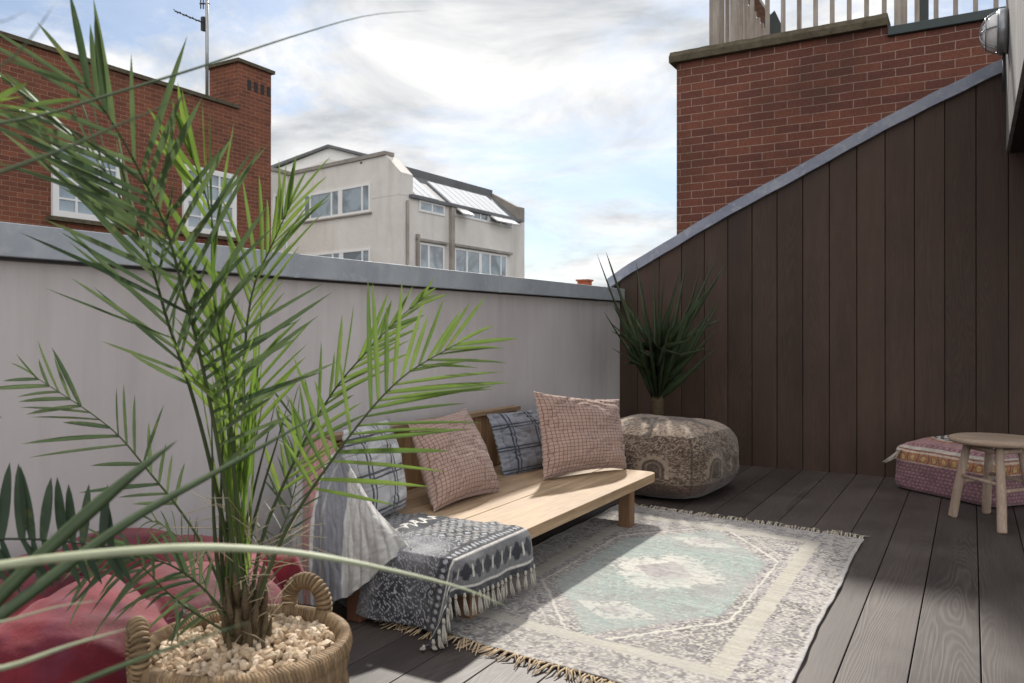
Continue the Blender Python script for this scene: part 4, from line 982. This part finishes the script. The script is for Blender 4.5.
# ------------------------------------------------------------------ stool
sx0, sy0, sz0 = .105, 4.83, .445
so = thing('stool', 'small round pale wooden stool with stretchers in front of the pink pouf', 'stool', (sx0, sy0, 0))
b = MB(); b.lathe((sx0, sy0, 0), [(0, sz0-.032), (.195, sz0-.032), (.208, sz0-.026), (.212, sz0-.014), (.208, sz0-.004), (.198, sz0), (0, sz0)], 56); b.build('seat', stooltop, so)
feet = [(-.09, 4.88), (.13, 4.59), (.04+.03, 5.07), (.285, 4.80)]; legp = []
for fx_, fy_ in feet:
    top = Vector((sx0+(fx_-sx0)*.62, sy0+(fy_-sy0)*.62, sz0-.03)); bt = Vector((fx_, fy_, .0)); legp.append((bt, top))
    pts = [bt.lerp(top, t_)+Vector((rnd.uniform(-.002, .002), rnd.uniform(-.002, .002), 0)) for t_ in (0, .02, .3, .6, 1)]
    MB().tube(pts, [.020, .0225, .0225, .021, .019], 12).build('leg', stoolw, so)
order = [0, 1, 3, 2]
for i in range(4):
    a, c2 = legp[order[i]], legp[order[(i+1) % 4]]; f_ = .47 if i % 2 else .55
    MB().tube([a[0].lerp(a[1], f_), c2[0].lerp(c2[1], f_)], .010, 8).build('stretcher', stoolw, so)
b = MB()
for i in range(4):
    a, c2 = legp[order[i]], legp[order[(i+1) % 4]]
    b.tube([a[0].lerp(a[1], .93), c2[0].lerp(c2[1], .93)], .013, 8)
b.build('seat_frame', stoolw, so)

# ------------------------------------------------------------------ seagrass basket
BC = Vector((-1.278, 1.132, 0)); BR = .208; BH = .352
wm = M('seagrass', .75, .25); x, y, z = wm.sep(wm.coord()); an2 = wm.math('ARCTAN2', y, x)
n_ = wm.noise(wm.coord(), 40, 4, .6)
isl = wm.n('ShaderNodeNewGeometry').outputs['Random Per Island']
c_ = wm.mix(n_, (.115, .072, .038), (.28, .195, .112)); wm.col(wm.mul(c_, wm.math('MULTIPLY_ADD', isl, .6, .7))); wm.bump(wm.noise(wm.coord(), 160, 3), .4, .003); seagrass = wm.mat
bk = thing('basket', 'round woven seagrass basket with loop handles holding the palm and pebbles', 'basket', tuple(BC))
def radz(z): return BR*(.86+.14*math.sin(min(1, z/BH)*1.9)) if z < BH else BR
b = MB()
b.lathe(BC, [(0, .01), (.16, .01), (radz(.02)-.018, .02), (radz(.12)-.018, .12), (radz(.24)-.018, .24), (BR-.018, BH-.02), (BR-.022, BH-.02), (radz(.2)-.03, .2), (radz(.1)-.03, .1), (0, .05)], 64)
NS = 170
for i in range(NS):            # vertical wraps standing over ring coils
    a = 2*math.pi*i/NS; r0 = .0052
    for (z0, z1, ph) in ((.01, .075, 0), (.075, .145, 1), (.145, .215, 0), (.215, .285, 1), (.285, BH-.004, 0)):
        pts = []
        for k in range(4):
            zz = z0+(z1-z0)*k/3; bul = .006*math.sin(math.pi*k/3)
            rr = radz(zz)-.012+bul; pts.append(BC+Vector((rr*math.cos(a+ph*.026), rr*math.sin(a+ph*.026), zz)))
        b.tube(pts, [r0*.55, r0, r0, r0*.55], 5, cap=False)
    # inner wraps and rim binding
    pts = [BC+Vector(((BR-.012+dr)*math.cos(a+.02*k), (BR-.012+dr)*math.sin(a+.02*k), BH+dz)) for k, (dr, dz) in enumerate([(-.014, -.075), (-.016, -.035), (-.014, -.004), (-.004, .010), (.008, .006), (.012, -.008), (.009, -.022)])]
    b.tube(pts, .0050, 5, cap=False)
b.build('woven_body', seagrass, bk)
b = MB()
for hz_ in (.16, .17, .18):
    b.tube([BC+Vector(((radz(hz_)+.002)*math.cos(t_*2*math.pi/60), (radz(hz_)+.002)*math.sin(t_*2*math.pi/60), hz_+.03*math.sin(t_*2*math.pi/60*2))) for t_ in range(61)], .004, 5)
b.build('braid_band', seagrass, bk)
hd = Wz(316, 606, BH)-BC; ha = math.atan2(hd.y, hd.x)
hd2 = Wz(134, 664, BH)-BC; ha2 = math.atan2(hd2.y, hd2.x)
for aa in (ha, ha2):
    b = MB(); cr_ = BC+Vector((math.cos(aa)*(BR-.008), math.sin(aa)*(BR-.008), BH+.018)); tdir = Vector((-math.sin(aa), math.cos(aa), 0)); R_ = .046
    def hp_(t_): return cr_+tdir*math.cos(t_)*R_*1.05+Vector((0, 0, 1))*math.sin(t_)*R_*1.12
    b.tube([hp_(2*math.pi*k/32) for k in range(33)], .013, 8)
    for k in range(34):
        t_ = 2*math.pi*k/34; c1 = hp_(t_); tg = (hp_(t_+.05)-c1).normalized(); e1 = Vector((math.cos(aa), math.sin(aa), 0)); e2 = tg.cross(e1)
        b.tube([c1+(e1*math.cos(q_)+e2*math.sin(q_))*.0150+tg*.008*(q_/6.28-.5) for q_ in [2*math.pi*j/10 for j in range(11)]], .0045, 5, cap=False)
    b.build('handle', seagrass, bk)
# pebbles
pm = M('pebble', .85, .2); isl = pm.n('ShaderNodeNewGeometry').outputs['Random Per Island']
pm.col(pm.mul(pm.ramp(isl, [(0, (.36, .26, .17)), (.5, (.50, .39, .27)), (1, (.60, .50, .38))]), pm.math('MULTIPLY_ADD', pm.noise(pm.coord(), 90, 4, .7), .6, .7))); pm.bump(pm.noise(pm.coord(), 120, 4), .5, .003)
b = MB(); b.lathe(BC, [(.0, .328), (BR-.03, .318)], 40)
ico_v = []; 
import bmesh
bm = bmesh.new(); bmesh.ops.create_icosphere(bm, subdivisions=1, radius=1); iv = [v.co.copy() for v in bm.verts]; fi = [tuple(v.index for v in f.verts) for f in bm.faces]; bm.free()
for layer in range(2):
    for i in range(520):
        r_ = math.sqrt(rnd.random())*(BR-.035); a = rnd.random()*6.283; zz = .326+layer*.012+rnd.uniform(-.004, .008)+.018*math.exp(-(r_/.1)**2)
        c1 = BC+Vector((r_*math.cos(a), r_*math.sin(a), zz)); sc = Vector((rnd.uniform(.009, .017), rnd.uniform(.007, .012), rnd.uniform(.005, .009)))
        q1 = Vector((rnd.uniform(-1, 1), rnd.uniform(-1, 1), rnd.uniform(-1, 1))).to_track_quat('X', 'Z'); 
        b.add([c1+(q1 @ Vector((v.x*sc.x*rnd.uniform(.7, 1.25), v.y*sc.y*rnd.uniform(.7, 1.25), v.z*sc.z*rnd.uniform(.7, 1.25)))) for v in iv], fi, 0, False)
pb = b.build('pebbles', pm.mat, None, tuple(BC+Vector((0, 0, .3)))); tag(pb, 'pale beige pebbles covering the soil inside the woven basket', 'pebbles', kind='stuff')

# ------------------------------------------------------------------ palm
TB = BC+Vector((.0, .0, .30))
palm = thing('potted_palm', 'tall feathery date palm growing out of the pebble filled basket', 'palm', tuple(TB))
b = MB(); b.lathe(TB, [(0, 0), (.036, 0), (.040, .03), (.034, .07), (.027, .12), (.0, .17)], 16)
for i in range(26):
    a = i*2.4; z0 = .01+i*.0055; r0 = .036-.0006*i
    p0 = TB+Vector((r0*math.cos(a), r0*math.sin(a), z0)); b.tube([p0, p0+Vector((.010*math.cos(a), .010*math.sin(a), .035)), p0+Vector((.015*math.cos(a), .015*math.sin(a), .07))], [.008, .007, .002], 5)
b.build('trunk', bark, palm)
def blade(mb, p, d, nrm, ln, w, droop, mat=0, seg=6, fold=.35):
    """folded lanceolate leaflet"""
    d = d.normalized(); side = d.cross(nrm).normalized(); nn = side.cross(d).normalized(); vs = []
    for i in range(seg+1):
        t = i/seg; ww = w*(math.sin(math.pi*min(1, t*.80+.17))**.8 if t < 1 else 0); c_ = p+d*ln*t+Vector((0, 0, -droop*ln*t*t))
        vs += [c_-side*ww*.5+nn*ww*fold, c_, c_+side*ww*.5+nn*ww*fold]
    fs = []
    for i in range(seg): a = i*3; fs += [(a, a+1, a+4, a+3), (a+1, a+2, a+5, a+4)]
    mb.add(vs, fs, mat, True)
def frond(parent, ctrl, n, L0, ang=50, start=.35, nrm=None, w=.012, mat=None, stem_r=.006, droop=.12, lift=.25, taper=.5, seed=1, jit=13, stem=None, lo=0, lor=0):
    rr = random.Random(seed); path = catmull(ctrl, 40); b = MB()
    b.tube(path, [stem_r*(1-.8*i/39) for i in range(40)], 6, 1)
    nm = (nrm or Vector((0, 0, 1))).normalized()
    for i in range(n):
        f = start+(1-start)*(i+.5)/n; x = f*39; j = min(int(x), 38); p = path[j].lerp(path[j+1], x-j); tg = (path[min(j+1, 39)]-path[max(j-1, 0)]).normalized()
        sd = tg.cross(nm).normalized(); n2 = sd.cross(tg)
        rel = (f-start)/(1-start); ll = L0*(.45+.55*math.sin(math.pi*min(1, .18+rel*.62)))*(1-.35*rel**4)
        for sgn in (-1, 1):
            if rr.random() < .16 or (sgn < 0 and rel < lo) or (sgn > 0 and rel < lor): continue
            a = R(ang*(1.1-.68*rel)+rr.uniform(-jit, jit)); lf = lift+rr.uniform(-.2, .2)*jit/13
            d = tg*math.cos(a)+(sd*sgn*math.cos(lf)+n2*math.sin(lf))*math.sin(a)
            blade(b, p, d, (n2-sd*sgn*.5+Vector((rr.uniform(-.5, .5), rr.uniform(-.5, .5), rr.uniform(-.5, .5)))), ll*rr.uniform(.65, 1.25), w*rr.uniform(.8, 1.2), droop*rr.uniform(.2, 1.8))
    a = R(6); tg = (path[-1]-path[-2]).normalized(); blade(b, path[-1], tg, tg.cross(Vector((0, 0, 1)))+Vector((.1, .1, .6)), L0*.4, w*.8, .08)
    return b.build('frond', [mat or leaf_g, stem or stem_m], parent)
cam_n = -FW
base = TB+Vector((0, 0, .05))
def pth(*a): return [tuple(base)]+[tuple(W(*x)) for x in a]
frond(palm, pth((222, 470, 1.55), (200, 355, 1.50), (183, 290, 1.45), (165, 226, 1.40), (139, 170, 1.35), (112, 122, 1.30), (84, 82, 1.26)), 34, .27, 62, .33, cam_n+Vector((.3, 0, .3)), .0098, leaf_d, .006, .05, .2, seed=2, lo=.42)
frond(palm, pth((214, 480, 1.62), (193, 398, 1.58), (167, 319, 1.52), (150, 262, 1.48), (130, 217, 1.45), (97, 160, 1.38), (50, 112, 1.28)), 24, .25, 46, .48, cam_n+Vector((-.4, .3, .2)), .0098, leaf_d, .006, .02, .3, seed=3)
frond(palm, pth((243, 450, 1.70), (247, 325, 1.72), (256, 280, 1.74), (272, 245, 1.76), (290, 205, 1.76)), 24, .24, 40, .42, cam_n, .0098, leaf_g, .006, .05, .3, seed=4, jit=7)
frond(palm, pth((262, 590, 1.60), (286, 531, 1.60), (332, 460, 1.60), (379, 400, 1.62), (408, 373, 1.64), (458, 343, 1.68)), 20, .235, 56, .44, cam_n+Vector((0, 0, .25)), .0098, leaf_g, .0048, .03, .12, seed=5, jit=5)
frond(palm, pth((262, 540, 1.72), (300, 450, 1.80), (335, 389, 1.88), (370, 348, 1.92), (393, 324, 1.95), (420, 300, 2.0)), 22, .16, 36, .34, cam_n+Vector((.3, 0, 0)), .0098, leaf_g, .005, .02, .3, seed=6, jit=6)
frond(palm, pth((215, 572, 1.65), (203, 545, 1.68), (177, 506, 1.70), (151, 474, 1.71), (120, 437, 1.72), (95, 416, 1.73), (34, 376, 1.74)), 16, .16, 56, .42, cam_n+Vector((0, 0, .3)), .009, leaf_d, .0042, .05, .3, seed=7)
frond(palm, pth((205, 590, 1.60), (170, 565, 1.55), (135, 556, 1.50), (100, 560, 1.46)), 15, .14, 48, .35, cam_n+Vector((0, 0, .8)), .009, leaf_d, .0035, .4, -.2, seed=8)
frond(palm, pth((236, 500, 1.58), (228, 390, 1.52), (215, 300, 1.48), (212, 220, 1.46), (190, 150, 1.40)), 17, .24, 30, .45, cam_n+Vector((-.3, 0, .2)), .0098, leaf_g, .005, .03, .5, seed=9)
frond(palm, pth((270, 560, 1.85), (292, 500, 2.0), (300, 450, 2.1), (290, 410, 2.15)), 18, .15, 50, .2, cam_n, .007, leaf_d, .003, .1, .3, seed=14)
frond(palm, pth((212, 600, 1.70), (196, 560, 1.8), (170, 530, 1.86), (150, 520, 1.9)), 16, .12, 55, .2, cam_n, .006, leaf_d, .003, .3, .0, seed=15)
frond(palm, pth((190, 610, 1.50), (165, 590, 1.42), (140, 565, 1.38), (105, 540, 1.36)), 12, .11, 45, .3, cam_n+Vector((0, 0, 1)), .007, leaf_d, .003, .5, -.2, seed=16)
# erect young spears, bright green
b = MB(); rr = random.Random(5)
for i in range(26):
    u0 = 237+rr.uniform(-12, 14); u1 = 226+rr.uniform(-34, 40); dd = 1.62+rr.uniform(-.12, .14)
    p0 = W(u0, 600-rr.uniform(0, 130), 1.62+rr.uniform(-.03, .03)); p1 = W(u1, rr.uniform(270, 400), dd)
    dv = p1-p0; blade(b, p0, dv, cam_n+Vector((rr.uniform(-1, 1), rr.uniform(-1, 1), 0)), dv.length, .009*rr.uniform(.7, 1.2), rr.uniform(-.02, .04), seg=8)
b.build('young_leaves', leaf_s, palm)
for i in range(7):
    u1 = 205+i*13; MB().tube(catmull([tuple(base+Vector((.01*(i-3), 0, -.03))), tuple(W(232+(i-3)*5, 560, 1.62+.02*i)), tuple(W(u1+6, 400, 1.64+.03*(i-3)))], 12), [.0072-.0006*k for k in range(12)], 6).build('leaf_stem', stem_m, palm)
# fine dry threads round the trunk
b = MB()
for i in range(60):
    p0 = base+Vector((rr.uniform(-.03, .03), rr.uniform(-.03, .03), rr.uniform(0, .25))); a = rr.uniform(0, 6.28); l_ = rr.uniform(.05, .18)
    p2_ = p0+Vector((math.cos(a)*l_, math.sin(a)*l_, rr.uniform(-.03, .14))); b.tube([p0, (p0+p2_)/2+Vector((0, 0, rr.uniform(0, .04))), p2_], [.0012, .001, .0006], 4)
b.build('dry_fibres', plain('dry_fibre', (.32, .27, .18), .9, .1, .4, 40), palm)

# second palm at left edge (dark frond in front of the wall and leaves top left)
P0 = Vector((-1.38, .30, 0))
sp = thing('shaded_palm', 'second palm off the left edge, its comb like dark frond against the wall', 'palm', tuple(P0))
b = MB(); b.lathe(P0, [(0, 0), (.13, 0), (.15, .02), (.17, .26), (.165, .27), (.15, .26), (0, .25)], 32); b.build('pot', plain('clay_pot', (.14, .10, .08), .85, .15), sp)
MB().tube([P0+Vector((0, 0, .25)), P0+Vector((0, 0, .42))], [.035, .028], 10).build('trunk', bark, sp)
pb_ = P0+Vector((0, 0, .38))
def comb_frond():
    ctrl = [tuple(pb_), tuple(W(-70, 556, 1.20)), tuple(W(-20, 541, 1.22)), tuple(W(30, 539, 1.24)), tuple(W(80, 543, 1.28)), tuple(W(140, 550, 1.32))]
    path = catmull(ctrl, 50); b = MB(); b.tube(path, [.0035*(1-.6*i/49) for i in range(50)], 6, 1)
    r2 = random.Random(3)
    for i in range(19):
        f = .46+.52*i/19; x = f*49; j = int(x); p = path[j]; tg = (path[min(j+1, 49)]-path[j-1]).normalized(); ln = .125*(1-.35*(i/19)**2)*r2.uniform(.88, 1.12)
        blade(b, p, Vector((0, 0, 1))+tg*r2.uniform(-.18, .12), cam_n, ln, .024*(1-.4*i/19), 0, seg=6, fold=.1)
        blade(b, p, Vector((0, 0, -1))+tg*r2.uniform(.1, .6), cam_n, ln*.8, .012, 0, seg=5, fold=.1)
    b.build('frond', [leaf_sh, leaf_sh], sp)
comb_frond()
frond(sp, [tuple(pb_), tuple(W(-150, 300, .95)), tuple(W(-120, 160, .98)), tuple(W(-40, 110, 1.02)), tuple(W(25, 112, 1.06))], 16, .14, 55, .5, cam_n+Vector((0, 0, .5)), .009, leaf_g, .004, .15, .1, seed=22)
frond(sp, [tuple(pb_), tuple(W(-120, 480, 1.0)), tuple(W(-90, 430, 1.02)), tuple(W(-40, 420, 1.04))], 8, .12, 42, .4, cam_n, .012, leaf_d, .004, .05, .1, seed=23)

# foreground strap leaves, close to the lens
P1 = Vector((-.88, .02, .0))
fg = thing('strap_leaf_plant', 'long arching strap leaves crossing the lower left, very near the viewer', 'plant', tuple(P1))
b = MB(); b.lathe(P1, [(0, 0), (.12, 0), (.14, .02), (.16, .24), (.155, .25), (.14, .24), (0, .23)], 32); b.build('pot', plain('grey_pot', (.16, .15, .14), .85, .15), fg)
cr0 = P1+Vector((0, 0, .24)); MB().tube([cr0-Vector((0, 0, .02)), cr0+Vector((0, 0, .1))], [.035, .02], 10).build('crown', bark, fg)
def strap(pts, wd, mat, tip=.25, fold=.18):
    path = catmull([tuple(cr0+Vector((0, 0, .05)))]+[tuple(W(*x)) for x in pts], 60); vs = []; n = len(path)
    for i, p in enumerate(path):
        t = i/(n-1); tg = (path[min(i+1, n-1)]-path[max(i-1, 0)]).normalized(); view = (Vector((0, 0, CAMH))-p).normalized()
        nn = (view*.8+Vector((0, 0, .7))).normalized(); sd = tg.cross(nn).normalized(); n2 = sd.cross(tg)
        w = wd*(min(1, .35+t*2.5))*(1 if t < 1-tip else max(0.0, (1-t)/tip)**.7)
        vs += [p-sd*w/2-n2*w*fold*.5, p+n2*w*.06, p+sd*w/2-n2*w*fold*.5, p-n2*w*.10]
    fs = [(i*4+a, i*4+(a+1) % 4, (i+1)*4+(a+1) % 4, (i+1)*4+a) for i in range(n-1) for a in range(4)]+[(3, 2, 1, 0)]
    b = MB(); b.add(vs, fs, 0, True); b.build('strap_leaf', mat, fg)
strap([(-40, 640, .78), (20, 575, .80), (90, 510, .82), (140, 468, .84), (178, 440, .86)], .017, fore_m, .12)
strap([(-40, 650, .72), (40, 585, .78), (130, 520, .84), (230, 464, .92), (330, 408, 1.0)], .0135, fore_m, .35)
strap([(-60, 578, .62), (0, 565, .64), (100, 553, .67), (200, 547, .70), (300, 553, .74), (400, 572, .78), (468, 590, .80), (512, 609, .82)], .0095, fore_pale, .3)
strap([(-30, 676, .60), (10, 666, .62), (70, 645, .64), (133, 627, .66)], .0095, fore_pale, .3)
strap([(-20, 740, .55), (60, 692, .56), (150, 655, .58), (215, 633, .60), (256, 620, .61)], .0085, fore_m, .35)
strap([(-30, 632, .66), (10, 620, .67), (60, 606, .69), (104, 600, .70)], .006, fore_pale, .35)
strap([(-60, 195, .62), (0, 172, .64), (60, 150, .66), (120, 124, .68), (205, 88, .72)], .0085, fore_m, .4)
strap([(-80, 160, .75), (60, 110, .85), (190, 70, .95), (300, 34, 1.02), (370, 15, 1.06), (436, 10, 1.1)], .0042, fore_m, .25)
strap([(-50, 90, .55), (0, 68, .56), (25, 45, .57), (56, 2, .58)], .006, fore_m, .3)
strap([(-60, 40, .50), (-10, 26, .51), (12, 18, .52), (29, 10, .53)], .008, fore_m, .5)

# ------------------------------------------------------------------ dark spiky plant in the corner
AB = W(657, 392, 5.72); AF = Vector((AB.x, AB.y, 0))
al = thing('spiky_succulent', 'dark green spiky leaved plant in the corner behind the grey pouf', 'plant', tuple(AF))
b = MB(); b.lathe(AF, [(0, 0), (.15, 0), (.17, .02), (.19, .30), (.18, .31), (.165, .29), (0, .28)], 32); b.build('pot', plain('charcoal_pot', (.04, .04, .042), .8, .2), al)
MB().tube([AF+Vector((0, 0, .27)), AB+Vector((.005, 0, -.04)), AB+Vector((0, 0, .06))], [.05, .045, .04], 12).build('trunk', bark, al)
tips = [(597, 254, 5.5), (606, 252, 5.7), (607, 286, 5.45), (609, 321, 5.4), (611, 331, 5.5), (628, 300, 5.3), (640, 275, 5.4), (653, 258, 5.7), (664, 280, 5.3), (681, 268, 5.5), (687, 258, 5.75), (700, 285, 5.3), (717, 256, 5.6), (727, 262, 5.7), (723, 270, 5.4), (717, 299, 5.5), (717, 329, 5.4), (705, 318, 5.3), (692, 300, 5.85), (672, 300, 5.2), (647, 318, 5.15), (630, 335, 5.2), (622, 345, 5.5), (708, 348, 5.3), (690, 340, 5.2), (668, 330, 5.1), (655, 290, 5.9), (636, 262, 5.8), (676, 310, 5.5), (618, 292, 5.8), (700, 270, 5.9), (645, 300, 5.3), (660, 265, 5.5), (674, 292, 5.8), (634, 310, 5.6), (684, 318, 5.3), (699, 330, 5.6), (613, 305, 5.7), (712, 312, 5.8), (651, 335, 5.1), (626, 280, 5.4), (708, 285, 5.35), (664, 345, 5.05), (640, 350, 5.2), (682, 355, 5.15), (721, 300, 5.6), (604, 312, 5.5), (612, 348, 5.4), (621, 364, 5.5), (722, 318, 5.6), (716, 348, 5.4), (702, 366, 5.5)]
for i, (u, v, dd) in enumerate(tips):
    tip = W(u, v, dd); dv = tip-AB; a_ = AB+Vector((0, 0, -.03+.085*(i % 5)))+Vector((dv.x, dv.y, 0))*.05
    mid = a_.lerp(tip, .45)+Vector((dv.x, dv.y, 0))*.03; path = catmull([tuple(a_), tuple(mid), tuple(tip)], 16); vs = []
    for k, p in enumerate(path):
        t = k/15; w = .052*(1-t)**.55*(.75+.6*math.sin(math.pi*min(1, t*1.4+.12))); tg = (path[min(k+1, 15)]-path[max(k-1, 0)]).normalized()
        ou = Vector((dv.x, dv.y, .001)).normalized(); sd = tg.cross(Vector((-FW.x, -FW.y, .3)) if ou.length < .1 else ou.cross(tg)+(-FW)*.4).normalized()
        n2 = sd.cross(tg); w = max(w, .0015)
        vs += [p-sd*w/2+n2*w*.12, p-n2*w*.22, p+sd*w/2+n2*w*.12, p+n2*w*.02]
    fs = [(k*4+a, k*4+(a+1) % 4, (k+1)*4+(a+1) % 4, (k+1)*4+a) for k in range(15) for a in range(4)]+[(3, 2, 1, 0)]
    b = MB(); b.add(vs, fs, 0, True); b.build('leaf', aloe_m, al)
